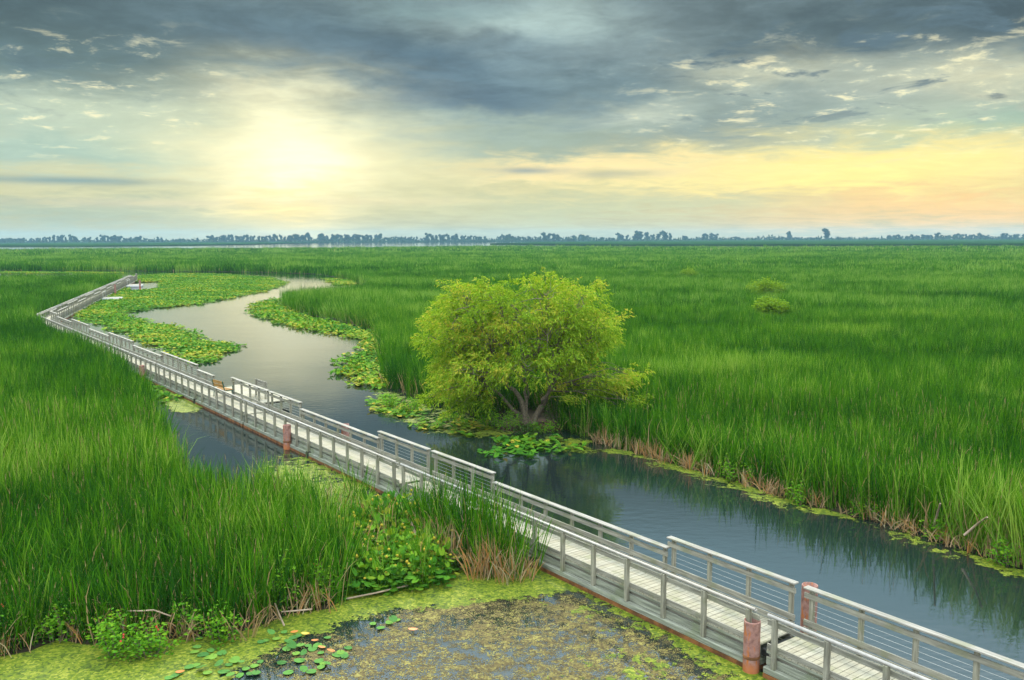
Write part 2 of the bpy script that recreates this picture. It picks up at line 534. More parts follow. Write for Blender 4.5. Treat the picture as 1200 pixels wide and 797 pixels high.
# boardwalk line
ax_, ay_ = g(40, 372, 0.0)
P0 = np.array(g(288.6, 497.7, 0.12)); P1 = np.array(g(736.9, 709.4, 0.12))
dvec = (P0 - P1) / np.linalg.norm(P0 - P1)
nvec = np.array([-dvec[1] * -1, dvec[0] * -1])       # to the far (right) side
nvec = np.array([dvec[1], -dvec[0]])
NB = float(P0 @ nvec)
sgap = float(np.array(g(898, 717, 1.31)) @ dvec)
sgap3 = float(np.array(g(184, 427, 1.31)) @ dvec)
print('dir', math.degrees(math.atan2(dvec[0], dvec[1])), 'n', NB, 'gap', sgap, sgap3)


def bw(s, n=0.0): return dvec * s + nvec * (NB + n)


SEC = (sgap3 - sgap) / 3.0
J = [sgap + SEC * k for k in range(-1, 7)]            # joints of the first leg
corner = bw(J[-1])
evec = np.array(g(150, 322.2, 1.35)) - np.array(g(40, 367, 1.35)); evec /= np.linalg.norm(evec)
corner2 = corner + dvec * 0.1
LEG2N = 7
enrm = np.array([evec[1], -evec[0]])
end2 = corner2 + evec * SEC * LEG2N
print('SEC', SEC, 'corner', corner, 'evec', evec, 'end2', end2)
walk_lines = [[tuple(bw(J[0], .65)), tuple(bw(J[-1], .65))], [tuple(corner2 + enrm * .65), tuple(end2 + enrm * .65)],
              [tuple(end2), tuple(end2 + np.array([-45, 0]))]]


def off_walk(pts, m=1.0):
    if len(pts) == 0: return pts
    k = np.ones(len(pts), bool)
    for l in walk_lines: k &= dist_to_line(pts[:, 0], pts[:, 1], l) > m
    return pts[k]


# ------------------------------------------------------------------ reed beds
W = 1.0
reeds = []
for i in range(6): reeds.append(reed_tuft('reed_clump', 21, .30, 2.1, .025, .15, M['reed'], spikes=1 if i < 1 else 0, leanmax=.25))
for i in range(5): reeds.append(reed_tuft('reed_clump', 34, .48, 2.1, .027, .07, M['reed'], leanmax=.2))
for i in range(4): reeds.append(reed_tuft('reed_clump', 46, .95, 2.15, .042, .05, M['reed_far'], leanmax=.24))
for i in range(4): reeds.append(reed_tuft('reed_clump', 44, 2.1, 2.3, .12, .02, M['reed_far'], leanmax=.3))
for i in range(4): reeds.append(reed_tuft('reed_clump', 60, 5.0, 2.4, .34, .02, M['reed_far'], leanmax=.35))
for i, me in enumerate(reeds): me.name = 'reed_clump_%02d' % i
proto_set('reed', reeds)
BANDS = [(8, 44, .33, (0, 6)), (44, 95, .52, (6, 11)), (95, 210, 1.0, (11, 15)), (210, 480, 2.1, (15, 19)), (480, 1150, 4.6, (19, 23))]


def reed_bed(name, poly, label, hscale=1.0, tint0=0.42, holes=(), cat='reeds', thin=None, wind=1.0):
    XY = []; KI = []
    for d0, d1, sp, (a, b) in BANDS:
        p = off_walk(grid_points(poly, d0, d1, sp), 1.05)
        for h in holes:
            if len(p): p = p[~inpoly(p[:, 0], p[:, 1], h)]
        if thin is not None and len(p): p = p[rng.random(len(p)) < thin(p[:, 0], p[:, 1])]
        XY.append(p); KI.append(rng.integers(a, b, len(p)))
    XY = np.concatenate(XY); KI = np.concatenate(KI); n = len(XY); x, y = XY[:, 0], XY[:, 1]
    d = np.hypot(x, y)
    lo = np.clip(1.6 * fld(x, y, 38, 1), -1, 1); mid = fld(x, y, 11, 4); big = fld(x, y * 2.2, 150, 7); st = fld(x * .5, y * 1.5, 26, 9)
    hz = hscale * (1 + .07 * lo + .10 * mid + .05 * big + .10 * fld(x, y, 4.5, 12) * (d < 200)) * rng.uniform(.9, 1.1, n)
    pale = np.clip((st + .55 * mid - .55) * 1.1, 0, 1)                  # wind-laid streaks; their sheen is painted in by paler leaf tint
    tint = np.clip(tint0 + .14 * lo + .17 * big + .11 * mid + rng.normal(0, .20, n) + .42 * pale * wind * np.clip(d / 60, .35, 1), 0, 1)
    lean = (.05 + .10 * np.clip(fld(x, y, 30, 3), -1, 1) + .30 * pale * wind)
    la = 0.5 + .9 * fld(x, y, 90, 11)
    turn = np.stack([lean * np.sin(la) + rng.normal(0, .085, n), lean * np.cos(la) + rng.normal(0, .085, n), rng.uniform(0, 2 * PI, n)], 1)
    turn[:, 2] = rng.uniform(0, 2 * PI, n)
    size = np.stack([np.ones(n), np.ones(n), hz], 1)
    o = scatter(name, np.stack([x, y, np.full(n, .02)], 1), turn, size, tint, 'reed', KI)
    return tag(o, label, cat, kind='stuff')


right_px = [(1420, 745), (1300, 705), (1200, 668), (1150, 652), (1075, 624), (1000, 606), (930, 586), (880, 570), (800, 547), (745, 530), (700, 518), (665, 505), (630, 497),
            (590, 494), (560, 490), (500, 472), (458, 455), (450, 432), (448, 410), (440, 388), (400, 377), (350, 367), (332, 359), (333, 355), (352, 352.5), (395, 350), (440, 342), (432, 336), (405, 327), (370, 321.5),
            (300, 319), (200, 318), (100, 317.5), (-170, 318.5), (-170, 293.5), (0, 292), (150, 291), (300, 290.6), (420, 289.8), (500, 288.8), (560, 288.2), (600, 288.2),
            (750, 289), (900, 289.2), (1050, 288.6), (1200, 288.2), (1450, 287.8)]
RIGHT = [g(x, y, 2.2 if y < 300 else 0) for x, y in right_px]
nl = [bw(s, -.9) for s in (63, 70, 78, 86, 94, J[-1] - .5)]
left_px_a = [(-120, 800), (0, 770), (34, 764), (68, 750), (102, 756), (150, 757), (190, 750), (271, 744), (305, 734), (339, 720), (385, 714), (402, 702), (404, 662), (390, 632), (370, 612),
             (335, 612), (285, 606), (238, 592), (206, 566), (190, 534), (182, 506), (172, 484), (160, 466)]
LEFT = wp(left_px_a) + [tuple(p) for p in nl] + [(corner[0] - 8, corner[1] - 2), (-105, 92), (-110, 40), (-40, 5)]
lb = [corner2 + evec * s - enrm * 1.2 for s in (2, 25, 50, 75, 100)]
LBACK = [tuple(p) for p in lb] + [(end2[0] - 6, end2[1] - 3.5), (end2[0] - 40, end2[1] - 3.5), (-190, end2[1] - 4), (-160, 96), (corner[0] - 9, corner[1] + 1.5)]
CLUMP = [tuple(bw(s, n)) for s, n in ((21.6, -.5), (18.2, -.5), (18.1, -1.1), (19.0, -1.65), (20.3, -1.9), (21.8, -1.7), (23.4, -1.2))]

sheet('marsh_ground', RIGHT, .012, M['mud'], 'dark peaty ground under the broad right hand reed bed', 'ground')
sheet('marsh_ground', LEFT, .012, M['mud'], 'dark peaty ground under the near left reed bed', 'ground')
sheet('marsh_ground', LBACK, .012, M['mud'], 'dark peaty ground under the reeds behind the boardwalk corner', 'ground')

TREE = np.array(g(620, 500))
hole_tree = [(TREE[0] + 2.4 * math.cos(a), TREE[1] + 1.4 + 2.4 * math.sin(a)) for a in np.linspace(0, 2 * PI, 14)[:-1]]
def hole_at(px, py, w):
    c = np.array(g(px, py)); return [(c[0] + .5 * w * math.cos(a), c[1] - 2.5 + (.4 * w + 2.0) * math.sin(a)) for a in np.linspace(0, 2 * PI, 14)[:-1]]


holes_r = [hole_tree, hole_at(897, 355, 5.0), hole_at(902, 382, 3.6), hole_at(806, 331, 3.0)]
reed_bed('cattail_marsh', RIGHT, 'vast green cattail marsh filling the right side and reaching to the far lake', 1.0, .41, holes_r)
reed_bed('cattail_marsh', LEFT, 'tall green cattail bed in the lower left corner beside the boardwalk', .98, .42)
reed_bed('cattail_marsh', LBACK, 'dark green reed bed behind the boardwalk bend at the left edge', .93, .25)
reed_bed('cattail_clump', CLUMP, 'tall clump of cattails pressed against the near side of the boardwalk', 1.03, .22, cat='cattails')
# sparse reeds standing in the shallow water beside the walk
SP = wp([(345, 585), (405, 560), (470, 600), (520, 640), (500, 690), (430, 690), (430, 640), (380, 612), (350, 606)])
SP = [p for p in SP]
reed_bed('sparse_reeds', SP, 'thin scattered reeds standing in shallow algae water beside the boardwalk', .72, .45,
         thin=lambda x, y: .05 + .20 * (fld(x, y, 4, 2) > .25))

# withered orange-tan stalks along the reed edges
st = [reed_tuft('withered_clump_%d' % i, 12, .28, 1.05, .028, 0, M['dead_reed'], leanmax=.45) for i in range(4)]
proto_set('dead', st)


def edge_line(pts, step, jit):
    P = np.array(pts); out = []
    for a, b in zip(P[:-1], P[1:]):
        L = np.linalg.norm(b - a); k = max(1, int(L / step))
        for i in range(k): out.append(a + (b - a) * (i + random.random()) / k + rng.normal(0, jit, 2))
    return np.array(out)


def stalks(name, pts, label, keep=.7, hs=1.0):
    p = off_walk(edge_line(pts, .22, .16), .95); p = p[rng.random(len(p)) < keep * (0.35 + .65 * (fld(p[:, 0], p[:, 1], 3.0, 5) > -.1))]
    n = len(p); z = hs * rng.uniform(.55, 1.25, n)
    scatter_o = scatter(name, np.column_stack([p, np.full(n, .02)]), np.column_stack([rng.normal(0, .14, n), rng.normal(0, .14, n), rng.uniform(0, 6.28, n)]),
                        np.column_stack([np.ones(n), np.ones(n), z]), np.clip(rng.normal(.5, .28, n), 0, 1), 'dead')
    tag(scatter_o, label, 'dead reeds', kind='stuff')


stalks('withered_stalks', RIGHT[0:11], 'orange tan withered stalks at the foot of the right bank reeds', 1.0, .62)
stalks('withered_stalks', LEFT[0:11], 'tan withered stalks at the foot of the lower left reeds', .8, .75)
stalks('withered_stalks', CLUMP[1:] + CLUMP[2:6], 'bare tan stalks at the foot of the clump by the boardwalk', 1.0, 1.1)
stalks('withered_stalks', wp([(380, 600), (430, 615), (470, 640), (400, 650), (440, 680)]), 'pale withered stalks among the spatterdock beside the boardwalk', .55, 1.1)

# ------------------------------------------------------------------ spatterdock / lily mats
pads = [pad_clump('pad_clump_%d' % i, 18, .55, .13, .13, M['pad'], .4, .03) for i in range(4)]
pads += [pad_clump('pad_clump_%d' % (4 + i), 34, 1.0, .165, .15, M['pad'], .4, .03, stems=False) for i in range(4)]
proto_set('pad', pads)
emer = [pad_clump('emergent_%d' % i, 16, .45, .105, .7, M['pad'], .6, .012, buds=i % 2) for i in range(5)]
proto_set('emergent', emer)


def pad_mat(name, poly, label, sp=(.42, .85), holes=(), key='pad', tint0=.5, zs=1.0, keep=1.0, soft=1.8):
    out = []; ki = []
    for d0, d1, s, (a, b) in ((5, 90, sp[0], (0, 4)), (90, 400, sp[1], (4, 8))):
        p = off_walk(grid_points(poly, d0, d1, s), .85)
        for h in holes:
            if len(p): p = p[~inpoly(p[:, 0], p[:, 1], h)]
        if len(p):
            e = dist_to_line(p[:, 0], p[:, 1], list(poly) + [poly[0]])
            p = p[(rng.random(len(p)) < keep) & ((e > soft) | (rng.random(len(p)) < .12 + .6 * e / soft + .3 * fld(p[:, 0], p[:, 1], 2.5, 6)))]
        out.append(p); ki.append(rng.integers(a, b, len(p)) if key == 'pad' else rng.integers(0, PROTO[key][1], len(p)))
    p = np.concatenate(out); ki = np.concatenate(ki); n = len(p)
    t = np.clip(tint0 + .28 * fld(p[:, 0], p[:, 1], 12, 3) + .12 * fld(p[:, 0], p[:, 1], 4, 8) + rng.normal(0, .12, n), 0, 1)
    o = scatter(name, np.column_stack([p, np.full(n, .01)]), np.column_stack([np.zeros(n), np.zeros(n), rng.uniform(0, 6.28, n)]),
                np.column_stack([np.ones(n), np.ones(n), zs * rng.uniform(.6, 1.2, n)]), t, key, ki)
    return tag(o, label, 'water plants', kind='stuff')


pools = [wp(q) for q in ([(148, 331), (190, 330.5), (188, 338), (166, 341), (148, 341)], [(112, 383), (129, 385), (121, 389)], [(84, 371), (100, 368.5), (101, 371.5)])]
MAT = wp([(158, 323.5), (200, 321), (260, 321.5), (320, 325.5), (338, 331.5), (325, 338), (300, 344), (270, 350), (235, 357), (190, 361), (148, 367.5), (160, 372), (185, 381), (210, 381),
          (232, 390), (246, 399), (265, 402), (289, 404), (283, 411), (265, 417), (255, 427), (240, 430), (215, 424), (180, 408), (140, 392), (100, 378), (75, 368), (85, 360), (105, 349), (130, 338), (150, 328)])
pad_mat('spatterdock_mat', MAT, 'broad yellow green spatterdock mat between the boardwalk bend and the channel', (.40, .72), pools, zs=.9, tint0=.42)
pad_mat('spatterdock_mat', wp([(-170, 321.5), (0, 320.8), (122, 321.2), (150, 319.6), (0, 318.6), (-170, 319)]), 'thin strip of water plants behind the reeds at the left edge', (.5, .9))
pad_mat('spatterdock_mat', wp([(290, 366), (296, 358), (322, 349), (334, 360), (352, 370), (400, 380), (446, 392), (446, 408), (425, 401), (400, 395), (350, 385), (304, 374)]), 'curved fringe of spatterdock along the far side of the channel bend', (.4, .75), zs=1.2)
pad_mat('spatterdock_mat', wp([(428, 400), (450, 405), (452, 432), (460, 457), (440, 459), (408, 452), (393, 440), (391, 426), (412, 414)]), 'spatterdock fringe at the reed point left of the willow', (.40, .75), zs=1.3)
pad_mat('spatterdock_mat', wp([(436, 468), (462, 463), (500, 481), (545, 494), (580, 503), (560, 513), (510, 505), (470, 497), (440, 482)]), 'floating spatterdock patch in the channel left of the willow', (.42, .75), zs=.8, keep=.85)
pad_mat('spatterdock_mat', wp([(563, 521), (590, 511), (650, 514), (675, 518), (692, 529), (650, 538), (600, 541), (570, 533)]), 'leafy spatterdock patch in front of the willow trunk', (.38, .75), zs=1.2, tint0=.35, keep=.8)
pad_mat('spatterdock_mat', wp([(376, 326.5), (405, 327.5), (428, 331.5), (392, 335.5)]), 'small patch of water plants at the tip of the far bend', (.5, .9))
pad_mat('spatterdock_mat', wp([(150, 440), (172, 446), (206, 457), (207, 470), (190, 477), (165, 458)]), 'spatterdock leaves beside the boardwalk above the duckweed', (.36, .8), zs=1.3, tint0=.35)
PATCH = wp([(378, 660), (392, 625), (435, 598), (470, 592), (510, 622), (535, 655), (530, 688), (485, 699), (440, 702), (388, 705)])
pad_mat('spatterdock_stand', PATCH, 'leafy spatterdock stand with yellow buds beside the near boardwalk rail', (.27, .5), key='emergent', tint0=.5, soft=.4)


# ------------------------------------------------------------------ duckweed and algae
def cover_sheet(name, polys, mat, label, cat, res=.2, z=.006):
    allp = np.concatenate([np.array(p) for p, s, a in polys]); x0, y0 = allp.min(0) - 1; x1, y1 = allp.max(0) + 1
    xs = np.arange(x0, x1, res); ys = np.arange(y0, y1, res); X, Y = np.meshgrid(xs, ys)
    cov = np.zeros(X.shape)
    for p, soft, amt in polys:
        sd = dist_to_line(X, Y, list(p) + [p[0]]) * np.where(inpoly(X, Y, p), 1, -1)
        cov = np.maximum(cov, amt * np.clip(.5 + sd / soft, 0, 1))
    ny, nx = X.shape; keep = cov > .03
    idx = -np.ones(X.shape, int); V = []; C = []; f = []
    q = keep[:-1, :-1] | keep[1:, :-1] | keep[:-1, 1:] | keep[1:, 1:]
    for j, i in zip(*np.nonzero(q)):
        fc = []
        for jj, ii in ((j, i), (j, i + 1), (j + 1, i + 1), (j + 1, i)):
            if idx[jj, ii] < 0: idx[jj, ii] = len(V); V.append((X[jj, ii], Y[jj, ii], z)); C.append(cov[jj, ii])
            fc.append(idx[jj, ii])
        f.append(tuple(fc))
    me = bpy.data.meshes.new(name); me.from_pydata(V, [], f)
    a = me.attributes.new('cover', 'FLOAT', 'POINT'); a.data.foreach_set('value', np.array(C, np.float32))
    me.update(); return tag(link(name, me, mat), label, cat, kind='stuff')


def weed_mat(name, stops, scale, fine, wts=(.5, .35, .15)):
    m, nt, out = material(name)
    p = nt.new('ShaderNodeNewGeometry').outputs['Position']
    a = nt.noise(p, scale, 4, .6, .8); b = nt.noise(p, scale * 4.3, 3, .6); c = nt.noise(p, fine, 1, .5)
    h = nt.m('ADD', nt.m('ADD', nt.m('MULTIPLY', a, wts[0]), nt.m('MULTIPLY', b, wts[1])), nt.m('MULTIPLY', c, wts[2]))
    h = nt.sstep(h, .3, .7)
    cov = nt.new('ShaderNodeAttribute', attribute_name='cover').outputs['Fac']
    alpha = nt.m('GREATER_THAN', cov, h)
    vo = nt.new('ShaderNodeTexVoronoi'); nt.l.new(p, vo.inputs['Vector']); vo.inputs['Scale'].default_value = fine * .7
    sx = nt.new('ShaderNodeSeparateXYZ'); nt.l.new(vo.outputs['Color'], sx.inputs[0])
    t = nt.m('ADD', nt.m('MULTIPLY', sx.outputs[0], .5), nt.m('MULTIPLY', nt.noise(p, scale * 1.7, 3, .6), .6))
    col = nt.ramp(t, stops)
    d = principled(nt, None, col, .75, .2, 0, bump(nt, c, .5, .01))
    tr = nt.new('ShaderNodeBsdfTransparent'); mx = nt.new('ShaderNodeMixShader')
    nt.l.new(alpha, mx.inputs[0]); nt.l.new(tr.outputs[0], mx.inputs[1]); nt.l.new(d.outputs[0], mx.inputs[2]); nt.l.new(mx.outputs[0], out.inputs[0])
    return m


M['duckweed'] = weed_mat('duckweed', [(0.2, (0.024, 0.044, 0.004)), (.45, (0.066, 0.105, 0.005)), (.65, (0.115, 0.150, 0.006)), (.9, (0.23, 0.24, 0.03))], 1.1, 26)
M['algae'] = weed_mat('brown_algae', [(0.2, (0.030, 0.022, 0.006)), (.45, (0.070, 0.052, 0.014)), (.65, (0.11, 0.092, 0.024)), (.9, (0.22, 0.20, 0.045))], 1.0, 30, (.28, .34, .38))
pond_edge = [(-120, 800), (0, 766), (60, 745), (150, 750), (271, 738), (339, 715), (400, 690), (485, 688), (545, 655), (617, 664), (655, 668), (770, 722), (860, 768), (905, 790)]
cover_sheet('duckweed', [
    (wp(pond_edge[:11] + [(700, 690), (640, 697), (560, 702), (500, 712), (445, 716), (385, 735), (330, 752), (290, 775), (235, 810), (100, 850), (-120, 880)]), 1.0, 1.25),
    (wp([(655, 668), (770, 722), (860, 768), (925, 800), (960, 830), (900, 822), (820, 780), (740, 735), (670, 695)]), .8, .72),
    (wp([(640, 700), (700, 715), (790, 770), (850, 830), (640, 830), (690, 770), (720, 745)]), 2.6, .46),
    (wp([(180, 458), (207, 452), (240, 476), (228, 483), (205, 482)]), .7, 1.3),
], M['duckweed'], 'bright green duckweed floating along the edges of the near pond', 'duckweed')
cover_sheet('floating_algae', [
    (wp([(300, 760), (385, 735), (445, 712), (500, 700), (560, 690), (640, 685), (700, 692), (800, 745), (900, 800), (960, 850), (250, 850)]), 2.4, .53),
    (wp([(420, 735), (480, 705), (560, 692), (680, 698), (760, 740), (700, 735), (600, 725), (520, 740)]), 1.6, .66),
], M['algae'], 'mottled brown algae drifting on the near pond', 'algae', z=.0035)
cover_sheet('duckweed', [
    (wp([(690, 522), (745, 528), (800, 545), (880, 567), (930, 583), (1010, 604), (1000, 609), (960, 604), (925, 596), (880, 581), (800, 556), (740, 537), (700, 527)]), 1.0, .68),
    (wp([(1130, 650), (1160, 652), (1200, 664), (1330, 710), (1330, 722), (1200, 678), (1155, 668)]), 1.0, .75),
    (wp([(985, 606), (1080, 625), (1150, 652), (1120, 660), (1060, 640)]), 1.0, .45),
], M['duckweed'], 'olive duckweed strip below the right bank reeds', 'duckweed')
cover_sheet('duckweed', [
    (wp([(430, 462), (460, 457), (520, 477), (590, 492), (620, 505), (600, 512), (560, 516), (500, 506), (440, 484)]), 1.4, .50),
    (wp([(640, 508), (700, 518), (700, 532), (660, 530)]), 1.0, .7),
], M['duckweed'], 'dull green scum round the foot of the willow', 'duckweed')
cover_sheet('duckweed', [
    (wp([(305, 545), (345, 530), (400, 545), (480, 590), (540, 625), (520, 640), (430, 625), (380, 600), (320, 580)]), 1.5, .62),
], M['duckweed'], 'thin duckweed film on the shallow inlet beside the boardwalk', 'duckweed')

# ------------------------------------------------------------------ floating boardwalk
L = SEC - .22


def railing_far(root, pattern, gaps=()):
    """pattern: list of (x0, x1, high)"""
    r = MB()
    for x0, x1, hi in pattern:
        a, b = x0 + .004, x1 - .004
        zc = 1.62 if hi else 1.335
        r.box(a, b, 1.215, 1.25, zc - .24, zc - .125)
        r.box(a, b, 1.215, 1.25, .77, .90)
        r.box(a, b, 1.215, 1.25, .61, .73)
    rail = r.build('railing', M['wood'], root)
    for x0, x1, hi in pattern:
        zc = 1.62 if hi else 1.335
        c = MB(); c.box(x0 + .004, x1 - .004, 1.17, 1.34, zc - .038, zc, .006); c.build('cap_board', M['cap'], rail)
    px = sorted(set([round(x0 + .2, 2) for x0, x1, h in pattern] + [round(x1 - .2, 2) for x0, x1, h in pattern]))
    for x0, x1, hi in pattern:
        k = max(1, round((x1 - x0 - .3) / 1.22)); zc = 1.62 if hi else 1.335
        for i in range(k + 1):
            x = x0 + .15 + (x1 - x0 - .3) * i / k
            p = MB(); p.box(x - .045, x + .045, 1.252, 1.342, .30, zc - .040, .005); p.build('railing_post', M['post'], rail)
        if hi:
            for z in (1.0, 1.12, 1.24, 1.36):
                c = MB(); c.tube([(x0 + .15, 1.295, z), (x1 - .15, 1.295, z)], .0035, 5); c.build('cable', M['cable'], rail)
    return rail


def make_section(pattern):
    root = empty('boardwalk_section')
    d = MB()
    x = 0.0
    while x < L - .02:
        d.box(x + .007, min(x + .143, L), 0.0, 1.25, .545, .58)
        x += .15
    d.build('deck', M['deck'], root)
    j = MB()
    for y in (.06, .6, 1.13): j.box(.02, L - .02, y, y + .06, .36, .543)
    j.build('joist', M['wood'], root)
    f = MB()
    for y0, y1 in ((-.002, .03), (1.215, 1.247)):
        f.box(0, L, y0, y1, .495, .543)
        f.box(0, L, y0 + .004, y1 - .004, .25, .42)
    f.build('fascia_board', M['fascia'], root)
    p = MB()
    for a, b in ((0.0, L / 2 - .12), (L / 2 + .12, L)):
        p.box(a, b, -.105, 1.36, .10, .235, .012)
    pon = p.build('pontoon', M['fascia'], root)
    e = MB()
    for a, b in ((0.01, L / 2 - .13), (L / 2 + .13, L - .01)): e.box(a, b, -.115, 1.37, -.12, .098)
    e.build('rust_edge', M['rust_edge'], pon)
    b_ = MB(); b_.box(L / 2 - .10, L / 2 + .10, -.14, 1.39, -.1, .27, .01); b_.build('joint_bracket', M['rubber'], root)
    b_ = MB(); b_.box(L - .02, L + .20, .15, 1.1, .30, .46, .01); b_.build('hinge_plate', M['rubber'], root)
    r = MB()
    r.box(0, L, .008, .040, 1.10, 1.21)
    r.box(0, L, .008, .040, .59, .70)
    rail = r.build('railing', M['wood'], root)
    for i in range(13):
        x = .22 + (L - .44) * i / 12
        p = MB(); p.box(x - .048, x + .048, -.095, .006, .237, 1.305, .005); p.build('railing_post', M['post'], rail)
    h = MB(); h.tube([(.05, -.045, 1.338), (L - .05, -.045, 1.338)], .034, 10); h.build('handrail', M['handrail'], rail, True)
    for z in (1.285, 1.245):
        h = MB(); h.tube([(.1, .07, z), (L - .1, .07, z)], .013, 8); h.build('conduit', M['steel'], rail, True)
    gr = [[pattern[0]]]
    for q in pattern[1:]:
        if q[0] - gr[-1][-1][1] > .1: gr.append([q])
        else: gr[-1].append(q)
    for q in gr: railing_far(root, q)
    return root


HI = 3.75
PAT = [(0, HI, True), (HI, L - HI, False), (L - HI, L, True)]
proto = make_section(PAT)
open_k = 2                                                  # section with the opening for the bench platform
glen = 3.0
grp = 'floating boardwalk sections'
rz1 = math.atan2(-dvec[1], -dvec[0]); rz2 = math.atan2(-evec[1], -evec[0])
labs = ['nearest boardwalk section, running out of the lower right corner of the picture',
        'boardwalk section half hidden by the tall cattail clump, in front of the willow',
        'boardwalk section with a rusty pile midway, above the reflecting inlet',
        'boardwalk section with the bench platform opening in its far rail',
        'boardwalk section passing the lower tip of the spatterdock mat',
        'boardwalk section beside the small pool in the spatterdock mat',
        'last straight boardwalk section, ending at the sharp bend by the left edge']
first = True
for k in range(7):
    s1 = J[k + 1]
    if k == 3:
        # this one has an opening in its far railing for the bench platform
        x_open1 = s1 - float(np.array(g(272, 444, 1.5)) @ dvec); x_open0 = x_open1 - glen
        o = make_section([(0, HI, True), (HI, x_open0, False), (x_open1, L, True)])
    elif k == 0: o = make_section([(0, 7.2, True), (7.2, L, True)])
    elif first: o = proto; first = False
    else: o = copy_tree(proto)
    p = bw(s1 - .11)
    o.location = (p[0], p[1], 0); o.rotation_euler = (0, 0, rz1)
    tag(o, labs[k], 'boardwalk', grp)
labs2 = ['first boardwalk section past the sharp bend', 'second boardwalk section past the sharp bend, before the first white dock',
         'boardwalk section holding the nearer small white dock', 'boardwalk section just beyond the nearer white dock, in the middle of the far stretch',
         'boardwalk section just before the farther white dock', 'boardwalk section holding the farther white dock', 'farthest boardwalk section before the walk turns left behind the reeds']
for k in range(LEG2N):
    o = copy_tree(proto); p = corner2 + evec * (SEC * (k + 1) - .11) + evec * .2
    o.location = (p[0], p[1], 0); o.rotation_euler = (0, 0, rz2); tag(o, labs2[k], 'boardwalk', grp)
for k in range(2):
    o = copy_tree(proto); o.location = (end2[0] - SEC * (k + 1) + .3, end2[1] + .6, 0)
    tag(o, ['distant boardwalk section leading left behind the reeds from the far end', 'most distant boardwalk section, almost hidden behind reeds near the left edge'][k], 'boardwalk', grp)

# corner deck at the bend
cd = empty('corner_deck', (float(corner[0]), float(corner[1]), 0), rz1)
tag(cd, 'small triangular plank deck filling the sharp bend of the boardwalk', 'deck')
c = MB(); c.box(-1.2, .1, .0, 1.25, .50, .574); c.build('deck', M['deck'], cd)
c = MB(); c.box(-1.2, -.1, -.03, .01, .25, .45); c.build('fascia_board', M['fascia'], cd)


# bench platform beside the opening
sp0 = float(np.array(g(262, 452, .9)) @ dvec)
pl = empty('viewing_platform', tuple(bw(J[4] - x_open1 - 2.6 + .9, 1.42)) + (0,), rz1)
pl.location = tuple(bw(J[4] - x_open0 + .5, 1.42)) + (0,)
tag(pl, 'small plank platform built out over the water beside the boardwalk opening', 'platform')
c = MB(); x = 0
while x < 6.4: c.box(x + .004, x + .146, 0, 2.0, .535, .575); x += .15
c.build('deck', M['deck'], pl)
c = MB(); c.box(0, 6.45, -.05, 2.05, .12, .45, .02); c.build('pontoon', M['fascia'], pl)
gb = empty('plank_bench', tuple(bw(J[4] - x_open1 - 1.3, 2.0)) + (.576,), rz1)
tag(gb, 'low grey plank bench behind the boardwalk rail just right of the green bench', 'bench')
c = MB()
for k in range(3): c.box(-.8, .8, k * .14, k * .14 + .12, .42, .455, .004)
c.build('seat', M['wood'], gb)
c = MB()
for k in range(2): c.box(-.8, .8, .44, .475, .58 + k * .17, .72 + k * .17, .004)
c.build('backrest', M['wood'], gb)
for q in (-.7, .7):
    c = MB(); c.box(q - .04, q + .04, .02, .10, 0, .42); c.build('leg', M['post'], gb)
    c = MB(); c.box(q - .04, q + .04, .36, .44, 0, .92); c.build('leg', M['post'], gb)

bpos = np.array(g(262, 465, .58))
bench = empty('park_bench', (bpos[0], bpos[1], .576), rz1 + PI + .15)
tag(bench, 'green metal bench with yellow brown slats on the platform beside the boardwalk', 'bench')
c = MB()
for k in range(3): c.box(-.6, .6, -.25 + k * .17, -.11 + k * .17, .43, .465, .004)
c.build('seat', M['slat'], bench)
c = MB()
for k in range(2): c.box(-.6, .6, .24 + k * .03, .275 + k * .03, .58 + k * .19, .73 + k * .19, .004)
c.build('backrest', M['slat'], bench)
for s in (-.58, .58):
    c = MB()
    c.tube([(s, -.25, 0), (s, -.25, .64), (s, .22, .66)], .03, 6); c.tube([(s, .26, 0), (s, .22, .43), (s, .33, .95)], .03, 6); c.tube([(s, -.25, .41), (s, .22, .41)], .025, 6)
    c.build('bench_frame', M['green_paint'], bench)

# small launch docks on the far leg
for (px, py), lb_, ln in (((97, 350), 'nearer small white dock floating beside the far boardwalk stretch', 3.2), ((146, 334.5), 'farther long white dock floating beside the far boardwalk stretch', 5.5)):
    q = np.array(g(px, py, .3)); t = float((q - corner2) @ evec)
    q = corner2 + evec * t + enrm * 1.55
    dk = empty('launch_dock', (q[0], q[1], 0), rz2)
    tag(dk, lb_, 'dock')
    c = MB(); c.box(-ln / 2, ln / 2, 0, 2.6, .0, .34, .06); c.build('float', M['plastic'], dk)
    c = MB(); c.box(-ln / 2 + .1, ln / 2 - .1, .1, 2.5, .342, .37, .01); c.build('deck', M['cap'], dk)
    c = MB(); c.tube([(-ln / 2 + .1, .2, .3), (-ln / 2 + .1, .2, 1.3), (ln / 2 - .1, .2, 1.3), (ln / 2 - .1, .2, .3)], .035, 6); c.build('grab_rail', M['steel'], dk)


# mooring piles
def pile(p, top, r, label):
    root = empty('mooring_pile', (p[0], p[1], 0))
    c = MB(); c.lathe((0, 0, 0), [(r, -.6), (r, 0.0), (r * 1.012, .24), (r, .26), (r, top - .02), (r * .985, top), (r * .88, top), (r * .87, top - .3), (0.001, top - .3)], 24)
    c.build('pipe', M['rust'], root, True)
    c = MB(); c.lathe((0, 0, 0), [(r * 1.04, .30), (r * 1.04, .36), (r * 1.0, .365)], 24); c.build('band', M['rust_edge'], root, True)
    tag(root, label, 'mooring pile', 'rusty mooring piles')


